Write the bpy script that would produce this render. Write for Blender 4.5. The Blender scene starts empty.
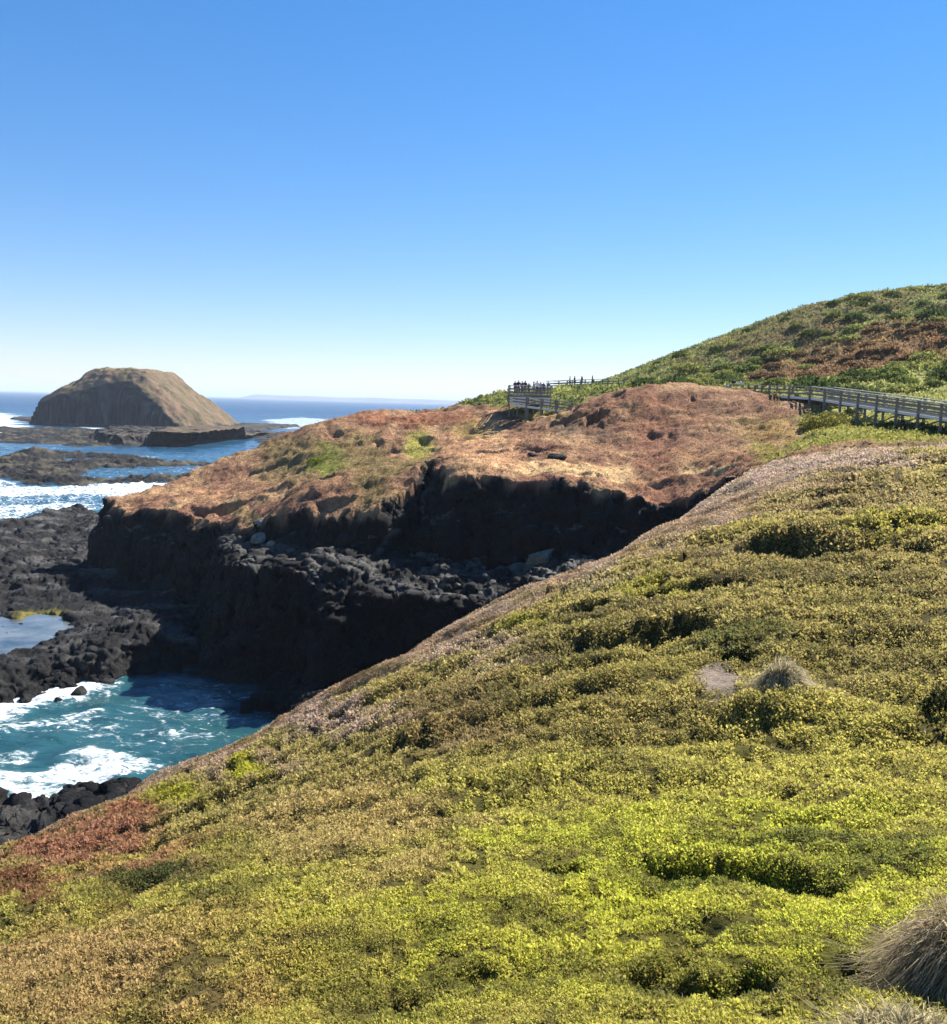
import bpy, math, random
import numpy as np
from mathutils import Matrix, Vector

random.seed(7)
rng = np.random.default_rng(7)
scene = bpy.context.scene
col = scene.collection
R = math.radians

# ------------------------------------------------------------------ camera
W_PX, H_PX, FOC = 947.0, 1024.0, 912.0
EYE = np.array([0.0, 0.0, 22.0])
PITCH, ROLL = R(6.8), R(1.6)
_F = np.array([0, math.cos(PITCH), -math.sin(PITCH)])
_U0 = np.array([0, math.sin(PITCH), math.cos(PITCH)])
_R0 = np.array([1.0, 0, 0])
CR = math.cos(ROLL) * _R0 + math.sin(ROLL) * _U0
CU = -math.sin(ROLL) * _R0 + math.cos(ROLL) * _U0
cam_data = bpy.data.cameras.new('camera')
cam = bpy.data.objects.new('camera', cam_data)
col.objects.link(cam)
cam_data.sensor_fit = 'HORIZONTAL'
cam_data.sensor_width = 36.0
cam_data.lens = 36.0 * FOC / W_PX
cam_data.clip_start = 0.1
cam_data.clip_end = 60000
cam.matrix_world = Matrix(((CR[0], CU[0], -_F[0], EYE[0]), (CR[1], CU[1], -_F[1], EYE[1]),
                           (CR[2], CU[2], -_F[2], EYE[2]), (0, 0, 0, 1)))
scene.camera = cam

# ------------------------------------------------------------------ sky, sun, exposure
SUN_EL, SUN_AZ = R(43), R(46)          # azimuth measured from +Y towards +X
world = bpy.data.worlds.new('World')
scene.world = world
world.use_nodes = True
wn = world.node_tree
bg = wn.nodes['Background']
sky = wn.nodes.new('ShaderNodeTexSky')
sky.sky_type = 'NISHITA'
sky.sun_disc = False
sky.sun_elevation = SUN_EL
sky.sun_rotation = SUN_AZ
sky.altitude = 0
sky.air_density = 1.0
sky.dust_density = 0.0
sky.ozone_density = 3.0
hsv = wn.nodes.new('ShaderNodeHueSaturation')
hsv.inputs['Saturation'].default_value = 1.42
tint = wn.nodes.new('ShaderNodeMix'); tint.data_type = 'RGBA'; tint.blend_type = 'MULTIPLY'
tint.inputs[0].default_value = 1.0; tint.inputs[7].default_value = (0.945, 0.965, 1.09, 1)
gam = wn.nodes.new('ShaderNodeGamma'); gam.inputs[1].default_value = 0.75
wn.links.new(sky.outputs[0], gam.inputs[0]); wn.links.new(gam.outputs[0], tint.inputs[6]); wn.links.new(tint.outputs[2], hsv.inputs['Color'])
wn.links.new(hsv.outputs[0], bg.inputs[0])
bg.inputs[1].default_value = 0.081
sun_d = bpy.data.lights.new('sun', 'SUN')
sun_d.energy = 5.0
sun_d.angle = R(0.53)
sun_d.color = (1.0, 0.95, 0.88)
sun = bpy.data.objects.new('sun', sun_d)
col.objects.link(sun)
sdir = Vector((math.sin(SUN_AZ) * math.cos(SUN_EL), math.cos(SUN_AZ) * math.cos(SUN_EL), math.sin(SUN_EL)))
sun.rotation_euler = sdir.to_track_quat('Z', 'Y').to_euler()
sun.location = (40, 30, 80)
scene.view_settings.view_transform = 'Standard'
scene.view_settings.look = 'None'
scene.view_settings.exposure = 1.45
scene.view_settings.gamma = 1.0
scene.view_settings.use_curve_mapping = False
scene.cycles.max_bounces = 6
scene.cycles.diffuse_bounces = 1
scene.cycles.glossy_bounces = 2
scene.cycles.transmission_bounces = 3
scene.cycles.volume_bounces = 0
scene.cycles.use_denoising = True
try:
    scene.cycles.denoising_prefilter = 'ACCURATE'
except Exception:
    pass

# ------------------------------------------------------------------ noise
_perm = rng.permutation(256).astype(np.int64)
_perm = np.concatenate([_perm, _perm, _perm])
_g2 = np.stack([np.cos(np.arange(256) / 256 * 2 * np.pi), np.sin(np.arange(256) / 256 * 2 * np.pi)], 1)
_g3 = rng.normal(size=(256, 3)); _g3 /= np.linalg.norm(_g3, axis=1)[:, None]

def perlin2(x, y, seed=0):
    x = np.asarray(x, float) + seed * 37.7; y = np.asarray(y, float) + seed * 91.3
    xi = np.floor(x).astype(np.int64); yi = np.floor(y).astype(np.int64)
    fx = x - xi; fy = y - yi; xi &= 255; yi &= 255
    u = fx * fx * fx * (fx * (fx * 6 - 15) + 10); v = fy * fy * fy * (fy * (fy * 6 - 15) + 10)
    def g(i, j, dx, dy):
        h = _perm[_perm[(xi + i) & 255] + ((yi + j) & 255)]
        return _g2[h, 0] * dx + _g2[h, 1] * dy
    a = g(0, 0, fx, fy); b = g(1, 0, fx - 1, fy); c = g(0, 1, fx, fy - 1); d = g(1, 1, fx - 1, fy - 1)
    return ((a + u * (b - a)) * (1 - v) + (c + u * (d - c)) * v) * 1.4

def fbm2(x, y, octv=4, seed=0, gain=0.5):
    x = np.asarray(x, float); y = np.asarray(y, float)
    s = 0; a = 1.0; f = 1.0
    for k in range(octv):
        s = s + a * perlin2(x * f, y * f, seed + k * 3); a *= gain; f *= 2.03
    return s

def ridge2(x, y, octv=4, seed=0, gain=0.5):
    x = np.asarray(x, float); y = np.asarray(y, float)
    s = 0; a = 1.0; f = 1.0
    for k in range(octv):
        s = s + a * (1 - 2 * np.abs(perlin2(x * f, y * f, seed + k * 3))); a *= gain; f *= 2.03
    return s

def perlin3(p, seed=0):
    p = p + np.array([seed * 17.3, seed * 7.9, seed * 29.1])
    pi = np.floor(p).astype(np.int64); f = p - pi; pi &= 255
    w = f * f * f * (f * (f * 6 - 15) + 10)
    out = 0
    for i in (0, 1):
        wx = w[:, 0] if i else 1 - w[:, 0]
        for j in (0, 1):
            wy = w[:, 1] if j else 1 - w[:, 1]
            for k in (0, 1):
                wz = w[:, 2] if k else 1 - w[:, 2]
                h = _perm[_perm[_perm[(pi[:, 0] + i) & 255] + ((pi[:, 1] + j) & 255)] + ((pi[:, 2] + k) & 255)]
                gr = _g3[h]
                out = out + wx * wy * wz * (gr[:, 0] * (f[:, 0] - i) + gr[:, 1] * (f[:, 1] - j) + gr[:, 2] * (f[:, 2] - k))
    return out * 1.5

def fbm3(p, octv=4, seed=0, gain=0.5):
    s = 0; a = 1.0; f = 1.0
    for k in range(octv):
        s = s + a * perlin3(p * f, seed + k); a *= gain; f *= 2.03
    return s

def sstep(a, b, x):
    t = np.clip((x - a) / (b - a), 0, 1)
    return t * t * (3 - 2 * t)

# ------------------------------------------------------------------ surveying: sight lines to world points
def ray(u, v):
    return _F + (u - W_PX / 2) / FOC * CR + (H_PX / 2 - v) / FOC * CU

def C(u, v, Y):
    d = ray(u, v)
    return EYE + d * (Y / d[1])

def P(u, v, z):
    d = ray(u, v)
    return EYE + d * ((z - EYE[2]) / d[2])

def Wp(x, y, z=0.0):
    return np.array([x, y, z], float)

def tps(pts, lam=0.02):
    pts = np.array(pts); n = len(pts)
    def phi(r2):
        return 0.5 * r2 * np.log(r2 + 1e-9)
    d2 = ((pts[:, None, :2] - pts[None, :, :2]) ** 2).sum(-1)
    A = np.zeros((n + 3, n + 3))
    A[:n, :n] = phi(d2) + lam * np.eye(n) * 100
    A[:n, n] = 1; A[:n, n + 1:] = pts[:, :2]; A[n, :n] = 1; A[n + 1:, :n] = pts[:, :2].T
    b = np.zeros(n + 3); b[:n] = pts[:, 2]
    w = np.linalg.solve(A, b)
    def f(x, y):
        out = w[n] + w[n + 1] * x + w[n + 2] * y
        for i in range(n):
            out = out + w[i] * phi((x - pts[i, 0]) ** 2 + (y - pts[i, 1]) ** 2)
        return out
    return f

def sdf_poly(poly, x, y):
    """signed distance, negative inside"""
    poly = np.array(poly)[:, :2]
    d = np.full(np.shape(x), 1e9); inside = np.zeros(np.shape(x), bool)
    n = len(poly)
    for i in range(n):
        a = poly[i]; b = poly[(i + 1) % n]
        e = b - a
        t = np.clip(((x - a[0]) * e[0] + (y - a[1]) * e[1]) / (e @ e + 1e-9), 0, 1)
        d = np.minimum(d, (x - a[0] - t * e[0]) ** 2 + (y - a[1] - t * e[1]) ** 2)
        c = ((a[1] > y) != (b[1] > y)) & (x < (b[0] - a[0]) * (y - a[1]) / (b[1] - a[1] + 1e-12) + a[0])
        inside ^= c
    d = np.sqrt(d)
    return np.where(inside, -d, d)

def sd_line(line, x, y):
    """distance to a polyline, side (positive towards the viewer's side of it), position 0..1 along it"""
    line = np.array(line)[:, :2]
    best = np.full(np.shape(x), 1e18); side = np.zeros(np.shape(x)); tt = np.zeros(np.shape(x))
    n = len(line) - 1
    for i in range(n):
        a, b = line[i], line[i + 1]; e = b - a
        t = np.clip(((x - a[0]) * e[0] + (y - a[1]) * e[1]) / (e @ e + 1e-9), 0, 1)
        dx = x - a[0] - t * e[0]; dy = y - a[1] - t * e[1]
        d = dx * dx + dy * dy
        m = d < best
        cr = -(e[0] * (y - a[1]) - e[1] * (x - a[0]))
        best = np.where(m, d, best); side = np.where(m, np.sign(cr), side); tt = np.where(m, (i + t) / n, tt)
    return np.sqrt(best) * side, tt

# ------------------------------------------------------------------ land form
GX0, GX1, GY0, GY1, GS = -95.0, 200.0, -12.0, 270.0, 0.5
gx = np.arange(GX0, GX1 + GS, GS); gy = np.arange(GY0, GY1 + GS, GS)
GXX, GYY = np.meshgrid(gx, gy)

def lookup(grid, x, y):
    fx = np.clip((x - GX0) / GS, 0, len(gx) - 1.001); fy = np.clip((y - GY0) / GS, 0, len(gy) - 1.001)
    i = fx.astype(int); j = fy.astype(int); a = fx - i; b = fy - j
    return (grid[j, i] * (1 - a) * (1 - b) + grid[j, i + 1] * a * (1 - b) + grid[j + 1, i] * (1 - a) * b + grid[j + 1, i + 1] * a * b)

fg_edge = [(-120, 900, 21), (-40, 870, 22), (0, 855, 23), (60, 829, 26), (120, 802, 28), (170, 772, 30), (230, 745, 29), (300, 712, 28), (365, 676, 29),
           (430, 640, 30), (530, 588, 32), (620, 553, 35), (700, 513, 39), (750, 478, 44)]
top_pts = [C(*p) for p in fg_edge] + [C(*p) for p in [
    # near slope
    (-150, 1024, 6.6), (0, 1024, 5.6), (250, 1024, 4.9), (473, 1024, 4.4), (700, 1024, 4.1), (947, 1024, 3.9), (1150, 1024, 3.8),
    (0, 908, 9.0), (120, 893, 9.0), (250, 900, 7.2), (473, 900, 6.4), (700, 900, 6.0), (947, 900, 5.5), (1150, 900, 5.3),
    (60, 872, 14.0), (150, 850, 15.0), (-60, 905, 12.0),
    (250, 810, 14), (350, 790, 12.5), (473, 800, 9.4), (700, 800, 8.8), (947, 800, 8.2), (1150, 790, 8.0),
    (380, 720, 18), (473, 700, 14.5), (600, 700, 13.5), (780, 700, 12.4), (947, 700, 12.0), (1150, 690, 11),
    (470, 650, 22), (560, 620, 21), (700, 600, 20.5), (850, 600, 18.5), (947, 600, 18),
    (700, 545, 29), (800, 520, 29), (947, 520, 26.5), (1150, 520, 25), (850, 480, 37), (947, 470, 38), (850, 455, 46), (947, 451, 48), (1150, 450, 46),
    # saddle below the boardwalk
    (800, 455, 62), (850, 444, 60), (900, 444, 57), (947, 446, 54), (870, 428, 82), (934, 433, 72), (1010, 441, 64), (905, 428, 78), (830, 414, 89),
    # headland front rim
    (740, 470, 67), (700, 488, 69), (683, 498, 70), (657, 494, 71), (622, 485, 73), (591, 477, 74), (556, 472, 76), (502, 474, 77), (470, 464, 78), (438, 470, 79),
    (413, 478, 80), (369, 503, 78), (324, 500, 80), (280, 500, 85), (262, 522, 85), (230, 520, 90), (190, 508, 96), (160, 503, 104), (120, 505, 106),
    # headland surface
    (165, 492, 110), (200, 481, 114), (230, 468, 117), (262, 454, 119), (300, 437, 121), (330, 425, 122), (350, 420, 124), (375, 412, 128), (400, 409, 131), (430, 412, 131), (455, 411, 136),
    (270, 478, 107), (300, 470, 106), (350, 452, 106), (400, 446, 104), (420, 455, 97), (440, 455, 92), (450, 425, 114), (490, 440, 97), (470, 455, 86), (540, 430, 102), (500, 415, 113),
    (535, 413, 112), (560, 412, 108), (560, 440, 90), (600, 465, 79), (640, 440, 89), (680, 466, 75), (700, 440, 84), (740, 460, 72), (750, 440, 79),
    (600, 399, 103), (640, 390, 102), (690, 390, 100), (740, 394, 98), (790, 402, 92), (800, 430, 78),
    # green hill and its foot
    (500, 397, 128), (520, 392, 132), (560, 391, 130), (600, 388, 150), (620, 393, 122), (635, 386, 155), (650, 384, 158), (668, 378, 163), (680, 370, 166), (711, 354, 171), (745, 337, 175), (779, 324, 178), (815, 307, 180), (849, 300, 179), (883, 295, 177), (947, 289, 174), (1050, 278, 170), (1200, 270, 165),
    (680, 390, 125), (735, 394, 116), (760, 385, 136), (800, 385, 122), (850, 395, 104), (947, 400, 94), (1050, 400, 90), (947, 340, 138), (850, 345, 148), (780, 362, 152), (1100, 340, 130), (850, 380, 116),
]] + [Wp(-14, -6, 15.5), Wp(0, -6, 19.5), Wp(20, -6, 22), Wp(60, -6, 26), Wp(45, 20, 22), Wp(80, 40, 26), Wp(120, 80, 34), Wp(190, 120, 52),
      Wp(-2, 165, 20), Wp(20, 215, 24), Wp(60, 240, 36), Wp(110, 250, 42), Wp(190, 250, 46), Wp(-60, 125, 11)]
TG = tps(top_pts, 0.01)(GXX, GYY)

land_poly = [Wp(-16, -14), Wp(-14, 4)] + [C(*p) for p in fg_edge] + [C(*p) for p in [
    (790, 464, 51), (768, 469, 61), (740, 478, 66), (716, 492, 66), (700, 500, 67), (683, 507, 68), (657, 502, 69), (622, 492, 71), (591, 482, 72), (556, 477, 74), (527, 486, 73.5),
    (502, 479, 75), (470, 468, 76), (440, 474, 77), (433, 462, 86), (424, 470, 86), (413, 481, 79), (369, 506, 76), (324, 503, 78), (300, 512, 79.5), (264, 530, 84), (230, 528, 89), (190, 516, 95),
    (160, 506, 100), (112, 507, 105), (112, 500, 109), (165, 490, 115), (200, 478, 119), (262, 450, 125), (330, 423, 130), (400, 407, 140)]] + [
    Wp(-12, 160), Wp(-10, 185), Wp(0, 230), Wp(20, 290), Wp(230, 290), Wp(230, -14)]
S1 = sdf_poly(land_poly, GXX, GYY)

ledge_poly = [C(*p) for p in [(228, 556, 76), (236, 566, 71.5), (270, 568, 70), (305, 567, 69), (316, 580, 66), (345, 590, 64), (372, 584, 66), (432, 586, 66.5), (476, 605, 64), (530, 604, 62)]] + [
    Wp(10, 55), Wp(22, 52), Wp(34, 56), Wp(40, 80), Wp(10, 110), Wp(-30, 110), C(222, 535, 90)]
S2 = sdf_poly(ledge_poly, GXX, GYY)
LG = tps([C(*p) for p in [(240, 563, 73), (240, 548, 79), (270, 566, 71), (270, 548, 78), (300, 565, 70), (305, 546, 78), (340, 546, 75), (372, 566, 70), (400, 560, 73), (432, 580, 68), (480, 572, 70), (500, 562, 74), (540, 562, 69), (578, 558, 67), (470, 600, 65), (640, 550, 66)]]
         + [Wp(25, 62, 10), Wp(35, 75, 12), Wp(-30, 105, 8), Wp(0, 100, 11)], 0.05)(GXX, GYY)

shelf_poly = [P(u, v, 1.2) for u, v in [(-330, 560), (-200, 545), (-100, 535), (0, 525), (35, 519), (55, 510), (82, 508), (103, 515), (130, 512), (230, 540), (300, 590),
              (420, 600), (460, 640), (420, 700), (330, 720), (292, 700), (275, 672), (238, 640), (170, 652), (112, 662), (57, 668), (0, 682), (-100, 694), (-330, 684)]]
S3 = sdf_poly(shelf_poly, GXX, GYY)
pool_poly = [P(u, v, 0.6) for u, v in [(-90, 600), (-30, 606), (0, 612), (18, 618), (40, 610), (60, 614), (78, 626), (60, 640), (30, 652), (0, 662), (-60, 664), (-110, 645)]]
SP = sdf_poly(pool_poly, GXX, GYY)
shore_poly = [P(u, v, 1.2) for u, v in [(-250, 835), (-120, 815), (0, 800), (60, 800), (100, 787), (120, 790), (130, 800), (160, 830), (60, 850), (0, 860), (-120, 890), (-250, 900)]]
S4 = sdf_poly(shore_poly, GXX, GYY)

green_poly = [C(*p) for p in [(448, 411, 133), (490, 413, 119), (545, 415, 111.5), (572, 405, 111), (620, 390, 117), (700, 388, 112), (740, 392, 108), (795, 401, 95), (812, 412, 84), (800, 436, 76), (790, 452, 68),
              (850, 452, 58), (950, 446, 53)]] + [Wp(60, 50), Wp(200, 40), Wp(200, 280), Wp(-20, 280), Wp(-20, 160)]
SG = sdf_poly(green_poly, GXX, GYY)

def G(u, v):
    """where a sight line meets the bare land surface"""
    d = ray(u, v); d = d / d[1]
    Y = np.concatenate([np.arange(2.5, 60, 0.02), np.arange(60, 260, 0.1)])
    p = EYE + d[None] * Y[:, None]
    below = p[:, 2] < lookup(TG, p[:, 0], p[:, 1])
    k = int(np.argmax(below)) if below.any() else len(Y) - 1
    q = p[k].copy(); q[2] = lookup(TG, q[:1], q[1:2])[0]
    return q

# small scarps and terraces: (line, drop, half width, recovery length)
scarps = []
def scarp(pts, A, w, dec):
    scarps.append(([G(u, v) for u, v in pts], A * (1.05 if pts[0][1] > 485 and pts[0][0] > 370 and not (535 < pts[0][0] < 545 and pts[0][1] < 480) else 1.0), w * (2.0 if pts[0][1] > 485 and pts[0][0] > 370 else 1.0), dec * (1.3 if pts[0][1] > 485 else 1.0)))
scarp([(590, 842), (650, 850), (720, 858), (800, 852), (880, 842), (960, 832)], 0.30, 0.10, 0.5)
scarp([(760, 872), (800, 868), (860, 862)], 0.18, 0.08, 0.3)
scarp([(720, 808), (800, 812), (880, 806), (955, 812)], 0.22, 0.10, 0.5)
scarp([(420, 660), (480, 628), (560, 612), (640, 596), (720, 590), (800, 596), (880, 600)], 0.75, 0.25, 1.3)
scarp([(540, 640), (600, 636), (680, 626), (740, 622)], 0.6, 0.2, 1.0)
scarp([(640, 560), (700, 540), (780, 532), (860, 536), (950, 528)], 0.9, 0.35, 2.0)
scarp([(760, 570), (850, 560), (950, 562)], 0.5, 0.25, 1.2)
scarp([(620, 690), (700, 700), (800, 738), (880, 742)], 0.15, 0.1, 0.5)
scarp([(780, 505), (860, 492), (950, 486)], 0.35, 0.3, 2.0)
scarp([(560, 770), (660, 765), (740, 758)], 0.12, 0.1, 0.4)
scarp([(640, 975), (700, 960), (760, 962)], 0.16, 0.07, 0.25)
scarp([(560, 900), (600, 895), (680, 905)], 0.10, 0.06, 0.25)
scarp([(60, 905), (110, 893), (160, 880), (215, 868)], 0.55, 0.2, 1.4)
scarp([(262, 748), (282, 735), (302, 726)], 1.1, 0.15, 1.0)
scarp([(425, 664), (455, 645), (490, 628)], 0.9, 0.2, 1.0)
scarp([(322, 716), (345, 700), (378, 684)], 1.2, 0.15, 0.9)
scarp([(390, 680), (440, 652), (500, 622)], 0.5, 0.2, 1.2)
# headland hollows
scarp([(546, 430), (556, 419), (572, 416), (586, 418)], 2.3, 0.35, 2.6)
scarp([(580, 430), (588, 418), (600, 413), (618, 417)], 2.8, 0.35, 2.8)
scarp([(440, 470), (470, 452), (520, 448), (560, 455)], 0.5, 0.5, 3.0)
scarp([(255, 470), (285, 462), (310, 470)], 0.9, 0.5, 2.5)
scarp([(345, 445), (380, 440), (410, 452)], 0.9, 0.5, 2.5)
scarp([(600, 402), (625, 393), (650, 394)], 0.7, 0.3, 2.0)
scarp([(300, 484), (318, 478), (342, 480)], 1.3, 0.4, 2.0)
scarp([(182, 506), (215, 503), (252, 501)], 2.2, 0.4, 4.0)
scarp([(423, 437), (437, 445), (436, 458)], 0.9, 0.5, 3.0)
scarp([(506, 455), (514, 444)], 0.9, 0.3, 1.5)
scarp([(685, 398), (692, 396), (702, 399)], 1.0, 0.3, 1.6)
scarp([(324, 432), (336, 430), (350, 436)], 0.8, 0.3, 2.0)
scarp([(360, 424), (400, 418), (440, 420)], 0.5, 0.4, 2.5)
scarp([(640, 432), (660, 434), (690, 440)], 0.5, 0.3, 1.5)
scarp([(540, 476), (580, 472), (640, 476), (690, 486)], 0.5, 0.3, 2.0)
scarp([(300, 512), (330, 498), (372, 498)], 0.8, 0.4, 2.0)
scarp([(500, 436), (530, 418), (570, 404)], 0.6, 0.4, 2.5)
scarp([(715, 470), (745, 466), (775, 458)], 0.9, 0.4, 2.0)
burrow = G(735, 657)
pit_list = [(burrow, 0.5, 0.55)] + [(G(u, v), rd, dp) for u, v, rd, dp in [(552, 872, 0.13, 0.14), (571, 870, 0.14, 0.18), (572, 893, 0.12, 0.12), (660, 968, 0.16, 0.2), (676, 985, 0.2, 0.2), (640, 972, 0.12, 0.14), (738, 985, 0.2, 0.22), (752, 975, 0.13, 0.15), (650, 885, 0.15, 0.14), (706, 928, 0.12, 0.12), (830, 880, 0.2, 0.16), (770, 868, 0.16, 0.16), (690, 858, 0.2, 0.14), (480, 975, 0.12, 0.12), (430, 935, 0.14, 0.12), (400, 1000, 0.14, 0.14), (530, 735, 0.3, 0.2), (845, 975, 0.2, 0.2), (880, 852, 0.25, 0.2), (650, 790, 0.25, 0.2), (780, 790, 0.25, 0.2)]]

SC = np.zeros_like(TG)

def scarp_drop(x, y):
    out = np.zeros(np.shape(x))
    for line, A, w, dec in scarps:
        L = np.array(line)
        m = (x > L[:, 0].min() - 6) & (x < L[:, 0].max() + 6) & (y > L[:, 1].min() - 6) & (y < L[:, 1].max() + 6)
        if not m.any():
            continue
        xs, ys = x[m], y[m]
        wob = 1.1 * w
        xs = xs + wob * fbm2(xs / (w * 6), ys / (w * 6), 2, 41); ys = ys + wob * 1.5 * fbm2(xs / (w * 6), ys / (w * 6), 3, 45)
        sd, t = sd_line(line, xs, ys)
        ends = np.minimum(t, 1 - t)
        plen = np.linalg.norm(np.diff(L[:, :2], axis=0), axis=1).sum()
        fade = sstep(0, min(0.45, 1.6 / plen + 0.15), ends)
        out[m] += A * fade * sstep(-w, w, sd) * np.exp(-np.maximum(sd, 0) / dec) * np.clip(fbm2(xs / (dec * 1.6), ys / (dec * 1.6), 3, 77) * 1.3 + 0.65, 0, 1.3)
    return out

def land(x, y):
    """height, rockiness, fg weight, green weight, edge distance"""
    x = np.asarray(x, float); y = np.asarray(y, float)
    rr = np.hypot(x, y)
    T = lookup(TG, x, y)
    far = sstep(46, 60, y)
    near = 1 - far
    gw = lookup(SG, x, y)
    green = sstep(1.5, -1.5, gw + 2.0 * fbm2(x / 7, y / 7, 3, 5)) * far
    n1 = fbm2(x / 9, y / 9, 3, 11); n2 = fbm2(x / 2.2, y / 2.2, 4, 15); n3 = fbm2(x / 0.5, y / 0.5, 3, 21)
    hum = np.abs(perlin2(x / 3.1, y / 3.1, 31)) + 0.5 * np.abs(perlin2(x / 1.3, y / 1.3, 33))
    brown = far * (1 - green)
    hillw = green * sstep(80, 105, y)
    bill = (1 - np.abs(perlin2(x / 5.5, y / 5.5, 51))) + 0.5 * (1 - np.abs(perlin2(x / 2.4, y / 2.4, 53)))
    rf = np.clip(rr / 14.0, 0.25, 1)
    terr = perlin2(x / 4.5 + 0.3 * n1, (y + 0.12 * x) / 1.5, 47) + 0.5 * perlin2(x / 2.2, (y + 0.1 * x) / 0.7, 48)
    T = T + near * (rf * 0.24 * n1 + 0.24 * terr * rf * sstep(7, 12, rr) + 0.09 * terr * (1 - sstep(7, 12, rr)) + 0.11 * n2 * (0.3 + 0.7 * rf) + 0.03 * n3) \
        + brown * (0.55 * n1 + 0.38 * (n2 * 0.6 - hum + 0.4) + 0.05 * n3) \
        + green * (1 - hillw) * (0.2 * n1 + 0.18 * n2 + 0.05 * n3) \
        + hillw * (0.4 * n1 + 0.9 * (bill - 1.0) + 0.15 * n2)
    T = T - scarp_drop(x, y)
    for c, rad, dep in pit_list:
        near_ = np.abs(x - c[0]) + np.abs(y - c[1]) < 6 * rad
        if not near_.any():
            continue
        xs, ys = x[near_], y[near_]
        d = np.hypot(xs - c[0], ys - c[1])
        T[near_] -= dep * (1.0 if rad > 0.45 else 0.55) * sstep(rad * (1.0 if rad > 0.45 else 1.5), rad * 0.3, d + 0.35 * rad * fbm2(xs / rad, ys / rad, 2, 97))
    s = lookup(S1, x, y)
    cn = 1.3 * fbm2(x / 6, y / 6, 4, 61) + 0.5 * ridge2(x / 2.0, y / 2.0, 3, 65) - 0.2
    sf = s + far * cn * sstep(-6, 0, s) * 0.75
    sp = np.maximum(sf, 0)
    steps = 0.5 * np.abs(((sp * 5.0 + 0.8 * fbm2(x / 3, y / 3, 2, 68)) % 2.2) - 1.1)
    drop_far = 3.3 * (np.sqrt(sp ** 2 + 0.09) - 0.3) + 0.9 * sstep(0, 1, sp) * np.sin(sp * 3.3 + 2.0 * fbm2(x / 4, y / 4, 2, 68))
    drop_near = 1.15 * (np.sqrt(sp ** 2 + 9.0) - 3.0)
    top = T - far * drop_far - near * drop_near
    top = np.where(s < 0, T, top) if False else top
    s2 = lookup(S2, x, y) + 0.9 * fbm2(x / 3, y / 3, 4, 71)
    led = lookup(LG, x, y) - 0.75 + 0.6 * ridge2(x / 2.8, y / 2.8, 4, 75) + 0.5 * fbm2(x / 5, y / 5, 2, 78) - 0.2 - 4.0 * np.maximum(s2, 0)
    s3 = lookup(S3, x, y) + 1.6 * fbm2(x / 5, y / 5, 4, 81)
    lump = ridge2(x / 4.0, y / 4.0, 5, 85, 0.55)
    shelf = 0.9 + 0.75 * fbm2(x / 12, y / 12, 3, 83) + 0.42 * lump - 0.9 * np.maximum(s3, 0)
    sp_ = lookup(SP, x, y) + 0.8 * fbm2(x / 3, y / 3, 3, 88)
    calm = sstep(9, 2, sp_) * sstep(62, 72, y + 0.25 * x + 10)
    shelf = shelf * (1 - 0.5 * calm) + 0.25 * calm
    shelf = shelf * sstep(-0.8, 0.8, sp_) + (0.15) * (1 - sstep(-0.8, 0.8, sp_))
    # rising apron under the headland, heap beyond the surf
    ap = sstep(8, 0, np.hypot(x + 29, y - 76)) * 1.6 + sstep(9, 0, np.hypot(x + 43, y - 146)) * 1.6
    shelf = shelf + ap
    s4 = lookup(S4, x, y) + 0.9 * fbm2(x / 3, y / 3, 3, 91)
    shore = 1.0 + 0.45 * ridge2(x / 2.2, y / 2.2, 4, 93) - 1.0 * np.maximum(s4, 0)
    z = np.maximum(np.maximum(top, led), np.maximum(np.maximum(shelf, shore), -3.0))
    lowrock = sstep(0.05, -0.1, top - np.maximum(np.maximum(led, shelf), shore))
    steep = far * sstep(0.08, 0.4, sf + 0.2 * n2)
    steep = np.maximum(steep, near * sstep(6.0, 9.0, sf))
    rock = np.maximum(lowrock, steep)
    return z, rock, near, green, sf

# ------------------------------------------------------------------ mesh and material helpers
def mesh_obj(name, verts, faces, mats=(), parent=None, smooth=True, colors=None, attrs=None, fmat=None):
    me = bpy.data.meshes.new(name)
    verts = np.asarray(verts, np.float32).reshape(-1, 3)
    me.vertices.add(len(verts)); me.vertices.foreach_set('co', verts.ravel())
    if isinstance(faces, np.ndarray):
        k = faces.shape[1]; nf = len(faces)
        me.loops.add(nf * k); me.loops.foreach_set('vertex_index', faces.astype(np.int32).ravel())
        me.polygons.add(nf); me.polygons.foreach_set('loop_start', np.arange(0, nf * k, k, dtype=np.int32))
    else:
        flat = [i for f in faces for i in f]; nf = len(faces)
        me.loops.add(len(flat)); me.loops.foreach_set('vertex_index', np.array(flat, np.int32))
        st = np.cumsum([0] + [len(f) for f in faces])[:-1]
        me.polygons.add(nf); me.polygons.foreach_set('loop_start', st.astype(np.int32))
    me.polygons.foreach_set('use_smooth', np.full(nf, smooth, bool))
    if colors is not None:
        a = me.color_attributes.new('Col', 'FLOAT_COLOR', 'POINT')
        c = np.ones((len(verts), 4), np.float32); c[:, :3] = colors
        a.data.foreach_set('color', c.ravel())
    for k, vals in (attrs or {}).items():
        a = me.attributes.new(k, 'FLOAT', 'POINT'); a.data.foreach_set('value', np.asarray(vals, np.float32))
    for m in (mats if isinstance(mats, (list, tuple)) else [mats]):
        me.materials.append(m)
    if fmat is not None:
        me.polygons.foreach_set('material_index', np.asarray(fmat, np.int32))
    me.update(calc_edges=True)
    ob = bpy.data.objects.new(name, me)
    col.objects.link(ob)
    if parent is not None:
        ob.parent = parent
    return ob

def tag(o, label=None, cat=None, group=None, kind=None):
    if label: o['label'] = label
    if cat: o['category'] = cat
    if group: o['group'] = group
    if kind: o['kind'] = kind
    return o

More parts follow.
